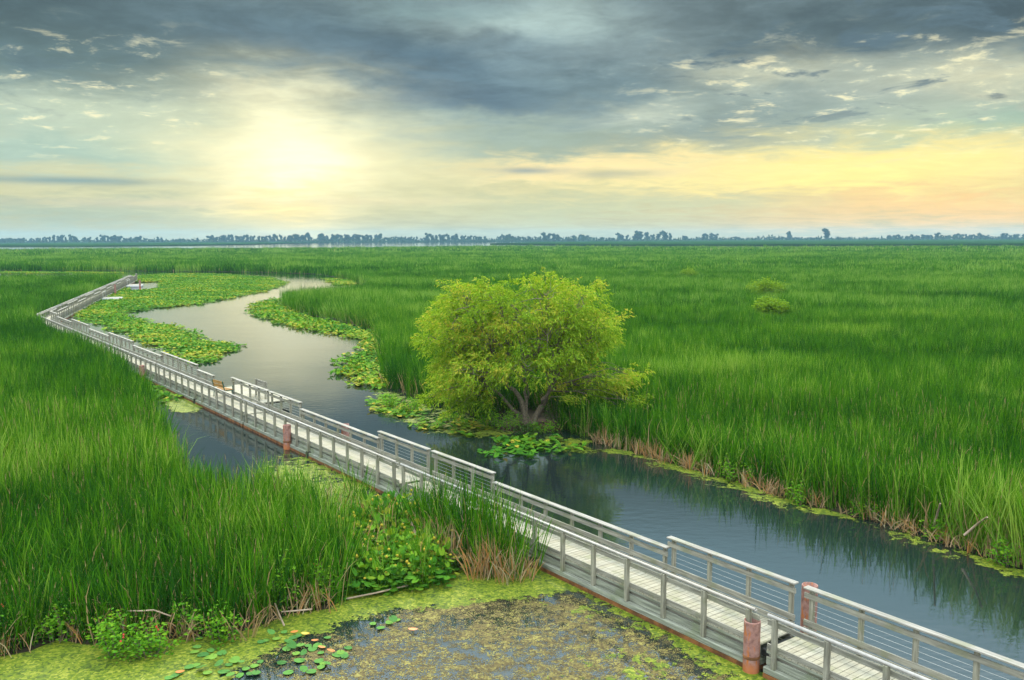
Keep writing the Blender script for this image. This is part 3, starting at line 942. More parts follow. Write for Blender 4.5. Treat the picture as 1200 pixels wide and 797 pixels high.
pp = np.array(g(880, 786, 0)); pile(pp, 1.10, .17, 'nearest stout pinkish rusty pile on the near side of the boardwalk')
pp = bw(J[1] + .02, 1.60); pile(pp, 1.52, .17, 'dark rusty pile behind the far rail gap at the nearest joint')
pp = np.array(g(337, 526, 0)); pile(pp, 1.05, .17, 'short rusty pile on the near side above the reflecting inlet')
pp = bw(float(np.array(g(399, 506, .9)) @ dvec), 1.62); pile(pp, 1.2, .17, 'rusty pile seen between the low far rails left of the willow')
pp = bw(float(np.array(g(164, 432, .8)) @ dvec), -.36); pile(pp, 1.0, .16, 'rusty pile beside the reeds near the spatterdock, on the boardwalk near side')
for px, py, lb_ in ((127, 345, 'small dark red pile between the two white docks'), (150, 339, 'small dark red pile at the outer end of the farther white dock')):
    q = np.array(g(px, py, 0)); t = float((q - corner2) @ evec); q = corner2 + evec * t + enrm * (1.75 if px < 140 else 4.4)
    pile(q, 1.6, .17, lb_)

# ------------------------------------------------------------------ leafy crowns
def leaf_cloud(centers, dirs, ll, lw, name, mat, tints, droop=0.0):
    """one slender leaf (two triangles, folded) per centre"""
    n = len(centers); c = np.asarray(centers); d = np.asarray(dirs)
    d = d / (np.linalg.norm(d, axis=1, keepdims=True) + 1e-9)
    up = rng.normal(0, 1, (n, 3)); s = np.cross(d, up); s /= (np.linalg.norm(s, axis=1, keepdims=True) + 1e-9)
    k = np.cross(s, d)
    l = (ll * rng.uniform(.7, 1.25, n))[:, None]; w = (lw * rng.uniform(.75, 1.25, n))[:, None]
    a = c; b = c + d * l * .45 + s * w * .5; t = c + d * l - np.array([0, 0, 1]) * l * droop; e = c + d * l * .45 - s * w * .5 + k * w * .1
    V = np.stack([a, b, t, e], 1).reshape(-1, 3).astype(np.float32)
    me = bpy.data.meshes.new(name); me.vertices.add(4 * n); me.vertices.foreach_set('co', V.ravel())
    me.loops.add(4 * n); me.loops.foreach_set('vertex_index', np.arange(4 * n, dtype=np.int32))
    me.polygons.add(n); me.polygons.foreach_set('loop_start', np.arange(0, 4 * n, 4, dtype=np.int32)); me.polygons.foreach_set('loop_total', np.full(n, 4, np.int32))
    for an, v in (('tint', tints), ('leaf', rng.random(n))):
        at = me.attributes.new(an, 'FLOAT', 'POINT'); at.data.foreach_set('value', np.repeat(np.asarray(v, np.float32), 4))
    me.materials.append(mat); me.update(calc_edges=True); me.validate()
    return me


def curve_pts(a, b, sag, n=6, wob=.1):
    a = np.array(a, float); b = np.array(b, float); L_ = np.linalg.norm(b - a); o = rng.normal(0, wob * L_ * .5, 3); P = []
    for i in range(n + 1):
        t = i / n
        p = a + (b - a) * t + np.array([0, 0, 1]) * sag * L_ * math.sin(PI * t) + o * math.sin(PI * t)
        if 0 < i < n: p = p + rng.normal(0, .02 * L_, 3)
        P.append(p)
    return P


# the golden green willow
mpp = float(np.hypot(TREE[0], TREE[1])) / F * 1.0          # metres per photo pixel at the tree
wil = empty('willow_tree', (float(TREE[0]), float(TREE[1]), 0.05))
tag(wil, 'broad golden green willow with several dark trunks standing at the water edge', 'tree')
lobes = [(520, 372, 36, 26), (555, 350, 34, 22), (592, 348, 34, 22), (640, 343, 40, 22), (684, 350, 32, 22), (704, 374, 22, 20), (690, 388, 36, 26), (640, 382, 48, 30), (585, 388, 48, 30),
         (525, 402, 36, 26), (497, 385, 18, 14), (520, 436, 34, 20), (512, 460, 26, 18), (560, 425, 40, 26), (620, 420, 42, 26), (675, 425, 36, 24), (560, 462, 36, 18), (532, 462, 24, 10), (700, 448, 30, 16),
         (734, 437, 20, 11), (690, 462, 30, 16), (722, 470, 26, 11), (665, 446, 24, 14), (578, 446, 28, 14), (598, 462, 28, 16), (645, 460, 26, 15), (622, 440, 30, 16), (742, 470, 12, 7), (665, 365, 30, 20), (610, 365, 40, 20)]
C_ = []; D_ = []; T_ = []
branches = MB(); trunks = MB()
base = np.array([0, 0, 0.0])
stems = [((-.18, 0, 0), (-1.05, .15, 1.9), .17), ((.02, .05, 0), (-.1, .4, 2.0), .13), ((.20, -.05, 0), (1.0, .1, 1.7), .14), ((-.3, .2, 0), (-2.0, .9, 1.7), .11), ((.2, .3, 0), (1.1, 1.2, 1.9), .11)]
tops = []
for a, b, r in stems:
    P = curve_pts(a, b, .03, 6, .10); trunks.tube(P, [r * (1.25 if i == 0 else 1 - .09 * i) for i in range(7)], 9); tops.append((np.array(P[-1]), r * .5))
    tops.append((np.array(P[4]), r * .5))
for (cx, cy, rx, ry) in lobes:
    if cx < 545: cx += 16
    x = (cx - 622) * mpp; z = (500 - cy) * mpp * 1.02
    X = rx * mpp; Z = ry * mpp
    if cy > 440 and cx > 680: X *= 1.15; Z *= 1.15
    top = z > 4.5
    ext = math.sqrt(max(.1, 1 - (x / 6.0) ** 2))
    for yy in ((-.6, .9) if cy > 428 else (-2.1 * ext, 0.2, 2.4 * ext) if top or abs(x) < 3.2 else (-1.0, 1.0)):
        if yy < 1 and cy > 432 and abs(cx - 618) < 52: continue
        lt = rng.normal(0, .10)
        if yy < -1 and rng.random() < .12: continue
        yo = yy + rng.normal(0, .35); zz = z - .10 * abs(yy) * (1.2 if top else .3)
        if yy < -1 and zz < 3.2 and abs(x) < 2.2: zz += .5; 
        ctr = np.array([x + rng.normal(0, .12), yo, zz])
        a, r = min(tops, key=lambda t: np.linalg.norm((t[0] - ctr) * np.array([1, 1, .6])))
        P = curve_pts(a, ctr, .10, 7, .10); branches.tube(P, [max(.012, r * (1 - .12 * i) * .8) for i in range(8)], 6)
        nb = max(4, int(8.5 * X * Z))
        for q in range(nb):
            u = rng.normal(0, 1, 3); u /= np.linalg.norm(u); u *= rng.random() ** .30
            tip = ctr + u * np.array([X * 1.0, 1.0, Z * .95])
            st_ = P[rng.integers(3, 8)]
            tw = curve_pts(st_, tip, .08, 4, .12); branches.tube(tw, [.024, .018, .013, .009, .005], 4, False)
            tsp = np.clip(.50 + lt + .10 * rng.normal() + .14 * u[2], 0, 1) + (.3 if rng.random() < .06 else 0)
            out_ = tip - np.array([0, 0, 2.6]); out_[2] *= .35; out_ /= np.linalg.norm(out_) + 1e-6
            rc = rng.uniform(.20, .42)                            # one tuft of foliage at the twig end
            for sidx in range(14):
                w_ = rng.normal(0, 1, 3); w_ /= np.linalg.norm(w_); o0 = tip + w_ * np.array([1.25, 1.25, .75]) * rc * rng.random() ** .5
                dr = out_ * rng.uniform(.1, .9) + w_ * .5 + rng.normal(0, .25, 3); dr[2] = dr[2] * .6 - .12; dr /= np.linalg.norm(dr)
                ln = rng.uniform(.25, .5); nl_ = 8
                for j_ in range(nl_):
                    t = (j_ + rng.random()) / nl_
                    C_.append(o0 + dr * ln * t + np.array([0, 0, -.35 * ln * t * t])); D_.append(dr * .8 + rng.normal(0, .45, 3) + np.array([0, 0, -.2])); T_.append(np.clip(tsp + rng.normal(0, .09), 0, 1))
# stray sprigs that break the outline of the crown
for q in range(40):
    cx, cy, rx, ry = lobes[rng.integers(0, len(lobes))]
    if cx < 545: cx += 34
    x = (cx - 622) * mpp; z = (500 - cy) * mpp
    c0 = np.array([x, rng.normal(0, 1.2), z]); dr = np.array([x / 5.0 + rng.normal(0, .3), rng.normal(0, .3), .12 + rng.normal(0, .22)]); dr /= np.linalg.norm(dr)
    e0 = c0 + dr * (math.hypot(rx, ry) * mpp * rng.uniform(.9, 1.15) + .35); e0[2] = min(max(e0[2], 1.3), 6.9)
    branches.tube(curve_pts(c0, e0, .08, 4, .1), [.016, .012, .009, .006, .004], 4, False)
    tt = np.clip(.5 + .2 * rng.normal(), 0, 1)
    for j_ in range(150):
        t = rng.uniform(.35, 1.02); C_.append(c0 + (e0 - c0) * t + rng.normal(0, .13, 3)); D_.append(dr + rng.normal(0, .6, 3) + np.array([0, 0, -.3])); T_.append(np.clip(tt + rng.normal(0, .1), 0, 1))
print('willow leaves', len(C_))
trunks.build('trunk', M['bark'], wil, True)
branches.build('branches', M['bark'], wil, True)
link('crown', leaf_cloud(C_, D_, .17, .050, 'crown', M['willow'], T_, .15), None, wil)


def shrub(name, p, w, h, label, cat, mat, n=420, ls=.12, lw=.05, group=None, flowers=0, flat=.5, z0=.0):
    root = empty(name, (float(p[0]), float(p[1]), .01 + z0)); tag(root, label, cat, group)
    stm = MB(); C = []; D = []; T = []
    k = max(6, int(10 * w)); tips = []
    for i in range(k):
        a = random.uniform(0, 2 * PI); r = math.sqrt(random.random()) * w * .5
        hh = h * (1 - flat * (r / (w * .5)) ** 2) * random.uniform(.75, 1.08)
        b0 = np.array([r * .45 * math.cos(a), r * .45 * math.sin(a), -.05]); t0 = np.array([r * math.cos(a), r * math.sin(a), hh])
        P = curve_pts(b0, t0, .05, 4, .12); stm.tube(P, [.014, .012, .010, .008, .004], 4, False); tips.append(t0)
        for j_ in range(n // k):
            t = .22 + .78 * random.random() ** .8; q = P[0] + (P[-1] - P[0]) * t + rng.normal(0, .085 * (1 + w * .35), 3)
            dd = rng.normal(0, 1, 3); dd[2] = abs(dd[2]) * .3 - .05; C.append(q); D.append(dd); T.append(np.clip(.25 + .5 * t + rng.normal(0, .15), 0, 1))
    stm.build('stem', M['bark'], root, True)
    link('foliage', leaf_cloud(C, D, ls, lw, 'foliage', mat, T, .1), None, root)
    for i in range(flowers):
        t0 = tips[i % len(tips)]; f = MB()
        for q in range(3):
            f.lathe((t0[0] + random.gauss(0, .04), t0[1] + random.gauss(0, .04), t0[2] + .02 + .05 * q), [(.004, -.02), (.025, 0), (.015, .02), (.002, .03)], 6)
        f.build('flower', M['red'], root)
    return root


bp = lambda x, y: g(x, y, 0)
bank = 'leafy plants along the banks'
for (x, y, w, h, lb_, n, fl, mt) in [
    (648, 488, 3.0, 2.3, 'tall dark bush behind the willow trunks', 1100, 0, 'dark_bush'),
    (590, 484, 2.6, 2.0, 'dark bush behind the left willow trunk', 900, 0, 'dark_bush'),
    (637, 506, 1.3, .45, 'low green plants spreading over the earth at the right foot of the willow', 520, 0, 'bush'),
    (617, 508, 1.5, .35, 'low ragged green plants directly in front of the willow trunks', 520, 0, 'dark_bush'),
    (576, 500, 1.4, .8, 'green shrub at the water edge left of the willow trunks', 560, 0, 'bush'),
    (598, 505, 1.3, 1.05, 'bright green shrub at the left foot of the willow trunk', 600, 0, 'bush'),
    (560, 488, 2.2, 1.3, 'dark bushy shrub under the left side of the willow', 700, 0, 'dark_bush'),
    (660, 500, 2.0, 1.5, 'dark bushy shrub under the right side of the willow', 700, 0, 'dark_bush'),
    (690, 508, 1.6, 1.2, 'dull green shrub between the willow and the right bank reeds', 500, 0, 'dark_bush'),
    (866, 563, 1.7, 1.05, 'bright leafy bush at the water edge right of the willow', 700, 0, 'bush'),
    (940, 590, 1.0, .75, 'small bright bush among the orange stalks of the right bank', 420, 0, 'bush'),
    (1014, 606, .8, .7, 'small leafy bush at the notch of the right bank', 360, 0, 'bush'),
    (1065, 610, 1.1, .9, 'pale green bush in front of the tallest right bank reeds', 480, 0, 'bush'),
    (1100, 630, 1.3, .6, 'low sprawling bush near the right bank duckweed', 420, 0, 'bush'),
    (1185, 664, 1.0, .8, 'leafy bush at the right bank by the picture edge', 420, 0, 'bush'),
    (138, 765, 1.35, .95, 'leafy plant with red blooms at the foot of the lower left reeds', 760, 2, 'bush'),
    (178, 768, 1.1, .6, 'low leafy plant with one red bloom on the duckweed edge', 560, 1, 'bush'),
    (70, 752, 1.0, .8, 'leafy green plant at the reed foot in the bottom left corner', 420, 0, 'bush'),
    (12, 757, .9, .9, 'leafy plant touching the left picture edge near the bottom', 380, 1, 'bush'),
    (258, 748, 1.1, .75, 'bright leafy plant above the round lily pads', 520, 0, 'bush'),
    (222, 742, .8, .8, 'narrow leafy plant between two lower left bushes', 360, 0, 'bush'),
    (335, 712, 1.3, 1.25, 'tall leafy shrub leaning over dark water at the reed edge', 700, 0, 'bush'),
    (376, 706, 1.0, 1.0, 'leafy shrub with a red leaf next to the spatterdock stand', 520, 1, 'bush'),
    (300, 690, 1.4, 1.4, 'leafy shrub growing inside the lower left reeds', 600, 0, 'bush'),
    (545, 668, .9, .6, 'dark heart-leaved plant at the foot of the boardwalk clump', 420, 0, 'dark_bush'),
    (455, 478, .9, .9, 'bright leafy plant on the reed point left of the willow', 420, 0, 'bush'),
    (480, 482, 1.1, .8, 'leafy plant at the water edge below the willow branches', 460, 0, 'bush'),
]:
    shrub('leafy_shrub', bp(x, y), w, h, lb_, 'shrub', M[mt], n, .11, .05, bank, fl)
for x, y, w, h, lb_ in ((897, 355, 5.4, 3.1, 'wide flat-topped yellow green shrub, the farther of two in the reed field'),
                        (902, 382, 3.5, 2.8, 'rounded yellow green shrub, the nearer of two in the reed field'),
                        (806, 331, 3.2, 2.7, 'tiny yellow green shrub far out in the reed field')):
    shrub('field_shrub', bp(x, y), w, h, lb_, 'shrub', M['gold_bush'], 5200, .32, .15, 'yellow shrubs in the reed field', 0, .25)

# earth mound and driftwood at the willow foot
mb = MB(); mb.lathe((0, 0, 0), [(1.6, -.1), (1.4, .05), (1.0, .12), (.5, .16), (.001, .17)], 22)
mm = mb.mesh('earth_mound', True)
for v in mm.vertices: v.co.x *= 1.25; v.co.z += random.uniform(-.03, .03)
o = link('earth_mound', mm, simple('brown_earth', (0.062, 0.036, 0.022), .9, 0, .6, 9, .1)); o.location = (TREE[0] + .1, TREE[1] + .2, 0)
tag(o, 'low mound of reddish brown earth round the willow trunk', 'ground', kind='structure')


def stick(pts, r, label):
    mb = MB(); mb.tube(pts, [r * (1 - .1 * i) for i in range(len(pts))], 6); mm = mb.build('dead_branch', simple('pale_dead_wood', (.33, .25, .17), .8), None, True)
    tag(mm, label, 'branch', 'dead branches in the marsh')


def gz(x, y, z): a = g(x, y, z); return (a[0], a[1], z)


stick([gz(200, 722, .45), gz(180, 715, .75), gz(165, 716, .8), gz(148, 716, .7)], .020, 'pale arched dead branch lying across the lower left reed foot')
stick([gz(333, 733, .03), gz(328, 722, .3), gz(322, 707, .6)], .022, 'orange brown broken stalk standing over the duckweed left of the leaning shrub')
stick([gz(365, 714, .2), gz(345, 716, .3), gz(330, 717, .25)], .020, 'grey stick poking out sideways from the leaning shrub')
stick([gz(405, 702, .05), gz(440, 695, .12), gz(478, 686, .1)], .025, 'long dark stick lying along the foot of the spatterdock stand')
stick([gz(482, 612, .75), gz(488, 628, .45), gz(492, 640, .2)], .03, 'short pale stump leaning among the spatterdock leaves')
stick([gz(1130, 627, .5), gz(1148, 612, 1.0), gz(1157, 606, 1.3)], .035, 'pale leaning dead branch in the right bank reeds')
stick([gz(1094, 617, .3), gz(1099, 600, 1.0), gz(1102, 590, 1.5)], .03, 'upright grey dead branch in the right bank reeds')

# round lily pads at the bottom edge (each one an object)
def lily_material():
    m, nt, out = material('lily_pad')
    oi = nt.new('ShaderNodeObjectInfo').outputs['Random']; tc = nt.new('ShaderNodeTexCoord').outputs['Object']
    n = nt.noise(tc, 9, 3, .6)
    c = nt.ramp(oi, [(0.0, (.035, .12, .03)), (.5, (.065, .18, .035)), (1.0, (.12, .22, .03))])
    c = nt.mix(nt.m('MULTIPLY', nt.sstep(n, .5, .7), .5), c, (.20, .24, .03))
    principled(nt, out, c, .8, .08, 0, bump(nt, n, .2, .01)); return m


M['lily'] = lily_material()
pr_, ff = pad_shape(1.0, .12, 22, .03)
lv = [(x / 1.05, y, z) for x, y, z in pr_] + [(x / 1.05, y, z - .05) for x, y, z in pr_]
lf = list(ff) + [tuple(len(pr_) + i for i in reversed(q)) for q in ff]
ring = list(range(1, len(pr_)))
lf += [(a, a + len(pr_), b + len(pr_), b) for a, b in zip(ring[:-1], ring[1:])]
lme = mk_mesh('lily_pad', lv, lf, None, None, M['lily'], False)
lily_px = [(330, 777), (326, 773), (356, 787), (338, 789), (365, 788), (376, 783), (379, 779), (374, 776), (384, 781), (395, 768), (399, 765), (404, 770), (356, 771), (351, 775), (347, 767), (342, 761), (352, 759),
           (336, 762), (361, 757), (366, 761), (372, 757), (378, 759), (344, 748), (338, 752), (333, 742), (350, 746), (324, 750), (318, 748), (312, 751), (306, 753), (384, 748), (376, 766),
           (229, 781), (236, 786), (222, 783), (243, 790), (250, 777), (257, 783), (262, 788), (268, 780), (275, 776), (283, 782), (288, 785), (293, 791), (300, 790), (281, 792), (270, 794), (246, 771), (238, 768), (231, 759), (233, 749),
           (205, 793), (212, 790), (198, 796), (305, 776), (298, 781), (260, 766), (247, 763), (228, 765),
           (437, 732), (446, 737), (456, 731), (461, 734), (466, 727), (402, 767), (408, 760)]
for i, (x, y) in enumerate(lily_px):
    p = g(x, y, .01); o = link('lily_pad', lme)
    s = random.uniform(.075, .125) * (1.0 if y > 742 else .9)
    lift = .0 if random.random() < .7 else random.uniform(.03, .16)
    o.location = (p[0], p[1], .022 + .003 * (i % 9) + lift); o.scale = (s, s * random.uniform(.9, 1.05), s)
    o.rotation_euler = (random.gauss(0, .04 + lift * 2.2), random.gauss(0, .04 + lift * 2.2), random.uniform(0, 6.28))
    tag(o, 'round green lily pad floating on the near pond by the lower left reeds', 'lily pad', 'round lily pads on the near pond')
fl_px = [(345, 742, 'orange curled lily leaf above the pad cluster, uppermost of the orange ones'), (377, 760, 'small orange lily leaf at the right end of the pad cluster'), (388, 764, 'orange lily leaf on the outermost pad by the open water'),
         (369, 752, 'tiny orange lily leaf between two green pads'), (211, 789, 'orange yellow lily leaf at the bottom picture edge'), (484, 739, 'orange lily leaf floating alone on the algae right of the pads'), (358, 744, 'yellow green lily leaf beside the uppermost orange leaf')]
for x, y, lb_ in fl_px:
    p = g(x, y, .03); o = link('lily_leaf', mk_mesh('lily_leaf', lv, lf, None, None, M['orange'], False)); s = random.uniform(.05, .075)
    o.location = (p[0], p[1], .07); o.scale = (s * 1.5, s * .8, s); o.rotation_euler = (.15, random.uniform(-.3, .3), random.uniform(-.5, .5))
    if 'yellow green' in lb_: o.data.materials[0] = M['yellow']
    tag(o, lb_, 'leaf', 'orange lily leaves')

# ------------------------------------------------------------------ far land and tree line
m, nt, out = material('far_reed_land')
geo = nt.new('ShaderNodeNewGeometry').outputs['Position']
n = nt.noise(nt.mapping(geo, (.006, .02, 1)), 1.0, 5, .65)
n2 = nt.noise(nt.mapping(geo, (.05, .05, .2)), 1.0, 3, .6)
c = nt.ramp(nt.m('ADD', nt.m('MULTIPLY', n, .7), nt.m('MULTIPLY', n2, .3)), [(.3, (.007, .026, .005)), (.5, (.013, .042, .007)), (.7, (.026, .064, .010))])  # greens darkened to include the shade reeds cast on each other
principled(nt, out, c, 1.0, 0.0, 0, bump(nt, n2, 1.0, 1.0))
M['far_land'] = m


def slab(name, pts, h, mat, label, cat, kind):
    P = [np.array(p) for p in pts]; Q = []
    for a, b in zip(P, P[1:] + P[:1]):
        k = max(1, int(np.linalg.norm(b - a) / 14))
        k = min(k, 60)
        for i in range(k): Q.append(a + (b - a) * i / k + rng.normal(0, 1.2, 2))
    me = bpy.data.meshes.new(name); bm = bmesh.new()
    vs = [bm.verts.new((q[0], q[1], -.05)) for q in Q]; f = bm.faces.new(vs)
    if f.normal.z < 0: f.normal_flip()
    e = bmesh.ops.extrude_face_region(bm, geom=[f])
    for v in e['geom']:
        if isinstance(v, bmesh.types.BMVert): v.co.z = h + random.uniform(-.3, .3)
    bmesh.ops.triangulate(bm, faces=bm.faces[:]); bmesh.ops.recalc_face_normals(bm, faces=bm.faces[:])
    bm.to_mesh(me); bm.free(); return tag(link(name, me, mat), label, cat, kind=kind)


slab('far_marsh', wp([(-150, 289.6), (0, 289.2), (110, 289.0), (230, 287.8), (300, 286.6), (370, 284.6), (380, 284.0), (200, 284.2), (0, 284.6), (-150, 285.0)]), 1.5, M['far_land'],
     'long green reed spit across the water at the far left', 'reeds', 'stuff')
slab('far_marsh', wp([(575, 286.6), (700, 287.8), (900, 288.1), (1060, 287.6), (1200, 287.4), (1400, 286.8), (1400, 281.2), (1200, 281.6), (900, 282.4), (760, 283.0), (640, 284.6)]), 1.7, M['far_land'],
     'far band of green reeds beyond the dark channel line on the right', 'reeds', 'stuff')
TD = 2150.0
slab('far_shore', [(-2400, TD - 40), (-900, TD - 25), (0, TD - 10), (900, TD - 30), (2400, TD - 30), (2500, TD + 1200), (-2500, TD + 1200)], 1.2, M['far_land'],
     'flat far shore carrying the blue tree line along the horizon', 'shore', 'structure')


def far_tree_mesh(i, slim):
    """trunk plus crown, about 1 m tall unit tree; leaf masses are many small faces"""
    r_ = np.random.default_rng(40 + i); mb = MB(); mb.tube([(0, 0, -.02), (.01, 0, .35), (0, .01, .7)], [.03, .022, .008], 5)
    C = []; nl_ = 5 if slim else 8
    for k in range(nl_):
        a = r_.uniform(0, 6.28); rr = r_.uniform(.0, .14 if slim else .30); z = r_.uniform(.25, .85)
        if slim: z = .15 + .75 * k / nl_
        elif k < 2: rr *= .4; z = .28 + .22 * k
        c = np.array([rr * math.cos(a), rr * math.sin(a), z]); s = np.array([.13, .13, .15]) if slim else np.array([.19, .19, .15])
        mb.tube([(0, 0, z * .55), tuple(c)], [.012, .004], 3, False)
        q = r_.normal(0, 1, (44, 3)); q /= np.linalg.norm(q, axis=1, keepdims=True); C.append(c + q * s * (r_.random((44, 1)) ** .4))
    C = np.concatenate(C); n = len(C); nv = len(mb.v)
    D = rng.normal(0, 1, (n, 3)); U = rng.normal(0, 1, (n, 3)); D /= np.linalg.norm(D, axis=1, keepdims=True); s = np.cross(D, U); s /= np.linalg.norm(s, axis=1, keepdims=True)
    V = [tuple(v) for v in mb.v]; f = list(mb.f); w = .07
    for c, d, q in zip(C, D, s):
        b = len(V); V += [tuple(c - d * w), tuple(c + q * w * .8), tuple(c + d * w), tuple(c - q * w * .8)]; f.append((b, b + 1, b + 2, b + 3))
    me = bpy.data.meshes.new('distant_tree'); me.from_pydata(V, [], f); me.materials.append(M['far_leaf'])
    for an in ('tint', 'leaf'):
        at = me.attributes.new(an, 'FLOAT', 'POINT'); at.data.foreach_set('value', rng.random(len(V)).astype(np.float32))
    me.update(); return me


FT = [far_tree_mesh(i, False) for i in range(5)] + [far_tree_mesh(5 + i, True) for i in range(4)]
segs = [(-40, 30, 6), (36, 41, 6), (43, 57, 7), (58, 90, 9), (99, 108, 7), (113, 118, 7), (120, 143, 9), (145, 156, 7), (157, 168, 8), (171, 178, 3), (184, 192, 7), (205, 225, 4), (232, 234, 6), (245, 275, 8),
        (275, 345, 9), (345, 365, 10), (373, 396, 9), (398, 420, 9), (420, 447, 9), (449, 460, 5), (462, 490, 6), (492, 500, 5), (500, 518, 10), (518, 537, 9), (540, 570, 7), (572, 578, 4), (583, 600, 8), (600, 635, 6),
        (637, 655, 9), (663, 668, 6), (670, 690, 7), (690, 720, 5), (724, 736, 9), (742, 760, 12), (763, 773, 9), (775, 788, 11), (800, 805, 6), (823, 830, 9), (831, 840, 8), (842, 858, 4), (858, 868, 5), (870, 890, 3),
        (905, 918, 4), (931, 940, 4), (945, 960, 4), (979, 992, 4), (1015, 1022, 3), (1038, 1054, 6), (1060, 1092, 6), (1094, 1104, 8), (1107, 1113, 6), (1115, 1150, 7), (1150, 1158, 6),
        (1158, 1170, 4), (1171, 1181, 8), (1181, 1193, 7), (1197, 1240, 8)]
gl = 'trees along the far shore'


def far_tree(px, hpx, label, wide=1.0, kind=None, dd=0.0):
    d = TD + 20 + dd; x = g(px, 300)[0] / g(px, 300)[1] * d
    h = hpx * d / F * 1.0
    o = link('distant_tree', kind or random.choice(FT)); o.location = (x, d, 1.0)
    o.scale = (h * wide, h * wide, h * 1.05); o.rotation_euler = (0, 0, random.uniform(0, 6.28))
    tag(o, label, 'tree', gl)


for x0, x1, h in segs:
    w = x1 - x0; stp = h * (.5 if h > 5 else .75); k = max(1, round(w / stp))
    for i in range(k):
        px = x0 + (i + .5 + random.uniform(-.2, .2)) * w / k; hh = h * random.uniform(.78, 1.1)
        slim = random.random() < .35
        far_tree(px, hh, 'small hazy blue tree in the row along the far shore', random.uniform(1.0, 1.5), random.choice(FT[5:] if slim else FT[:5]), random.uniform(0, 60))
far_tree(924.5, 11, 'lone rounded tree standing apart on the right horizon, the shorter of two', .85, FT[0])
far_tree(967, 14, 'tallest lone tree on the horizon, at the right of the shorter lone tree', 1.0, FT[2])
# low scrub between the trees
C = []; D = []; T = []
for i in range(6500):
    x = random.uniform(-1500, 1500); y = TD + random.uniform(0, 50); hmax = 7.0 * (.35 + .65 * max(0, math.sin(x * .013) * .5 + math.sin(x * .041 + 1) * .5 + .4))
    C.append((x, y, 1 + random.random() * hmax)); D.append(rng.normal(0, 1, 3)); T.append(random.random())
tag(link('far_scrub', leaf_cloud(C, D, 7.0, 4.5, 'far_scrub', M['far_leaf'], T)), 'low blue green scrub between the trees of the far shore', 'scrub', kind='stuff')

# ------------------------------------------------------------------ air
m, nt, out = material('haze')
pv = nt.new('ShaderNodeVolumePrincipled')
pv.inputs['Color'].default_value = (.36, .68, .92, 1); pv.inputs['Density'].default_value = .00011; pv.inputs['Anisotropy'].default_value = 0.0
nt.l.new(pv.outputs[0], out.inputs['Volume'])
mb = MB(); mb.box(-4400, 4400, -60, 4700, -1.6, 48)
tag(mb.build('haze', m), 'pale bluish haze in the air over the whole marsh', 'haze', kind='stuff')

# ------------------------------------------------------------------ sky (world) and sun
SUN_AZ = math.radians(-14.0); SUN_EL = math.radians(35.0)
wd = bpy.data.worlds.new('World'); S.world = wd; wd.use_nodes = True
wt = wd.node_tree; wt.nodes.clear(); nt = NT(wt)
wo = nt.new('ShaderNodeOutputWorld'); bg = nt.new('ShaderNodeBackground'); nt.l.new(bg.outputs[0], wo.inputs[0])
sky = nt.new('ShaderNodeTexSky', sky_type='NISHITA'); sky.sun_disc = False
sky.sun_elevation = SUN_EL; sky.sun_rotation = SUN_AZ
STR = 0.1
BACK_FILL = 1.25
gen = nt.new('ShaderNodeTexCoord').outputs['Generated']
sep = nt.new('ShaderNodeSeparateXYZ'); nt.l.new(gen, sep.inputs[0]); dx, dy, dz = sep.outputs
DEG = 180 / PI
el = nt.m('MULTIPLY', nt.m('ARCSINE', dz), DEG); az = nt.m('MULTIPLY', nt.m('ARCTAN2', dx, dy), DEG)
# cloud layer coordinates (a plane high above): streaks flatten towards the horizon
den = nt.m('ADD', nt.m('MAXIMUM', dz, 0.0), 0.10)
pl_v = nt.comb(nt.m('DIVIDE', dx, den), nt.m('DIVIDE', dy, den), 0.0)
nA = nt.noise(pl_v, 0.9, 5, .6, .3); nB = nt.noise(pl_v, 2.6, 6, .62, .5); nC = nt.noise(nt.mapping(pl_v, (1, 1, 1), (7, 3, 0)), 5.5, 6, .65, .3)
ang = nt.comb(nt.m('MULTIPLY', az, .10), nt.m('MULTIPLY', el, .30), 0)
nD = nt.noise(ang, 1.0, 4, .55)
nE = nt.noise(nt.mapping(ang, (1, 1, 1), (11, 5, 2)), 1.0, 4, .55)
az = nt.m('ADD', az, nt.m('MULTIPLY', nt.m('SUBTRACT', nD, .5), 10.0))
elw = nt.m('ADD', el, nt.m('ADD', nt.m('MULTIPLY', nt.m('SUBTRACT', nE, .5), 2.4), nt.m('MULTIPLY', nt.m('SUBTRACT', nB, .5), 3.2)))


def s2d(x, y):
    d = ray(x, y).normalized()
    return math.degrees(math.atan2(d.x, d.y)), math.degrees(math.asin(d.z))


def srgb(c): return lin(*c)


base = nt.ramp(nt.m('DIVIDE', elw, 18.0), [(0.0, srgb((182, 176, 130))), (.10, srgb((205, 192, 138))), (.22, srgb((205, 198, 155))), (.38, srgb((170, 182, 165))), (.6, srgb((138, 152, 152))), (.82, srgb((112, 128, 132))), (1.0, srgb((100, 115, 120)))])
col = base


def blob(col, x, y, rx, ry, c, a=1.0, rot=0.0, e=None):
    a0, e0 = s2d(x, y); sa = rx / F * DEG; se = ry / F * DEG
    u = nt.m('SUBTRACT', az, a0); v = nt.m('SUBTRACT', e if e is not None else elw, e0)
    if rot:
        cr, sr = math.cos(rot), math.sin(rot)
        u, v = nt.m('ADD', nt.m('MULTIPLY', u, cr), nt.m('MULTIPLY', v, sr)), nt.m('SUBTRACT', nt.m('MULTIPLY', v, cr), nt.m('MULTIPLY', u, sr))
    u = nt.m('DIVIDE', u, sa); v = nt.m('DIVIDE', v, se)
    q = nt.m('ADD', nt.m('MULTIPLY', u, u), nt.m('MULTIPLY', v, v))
    w = nt.m('MULTIPLY', nt.m('EXPONENT', nt.m('MULTIPLY', q, -1.0)), a)
    return nt.mix(w, col, srgb(c))


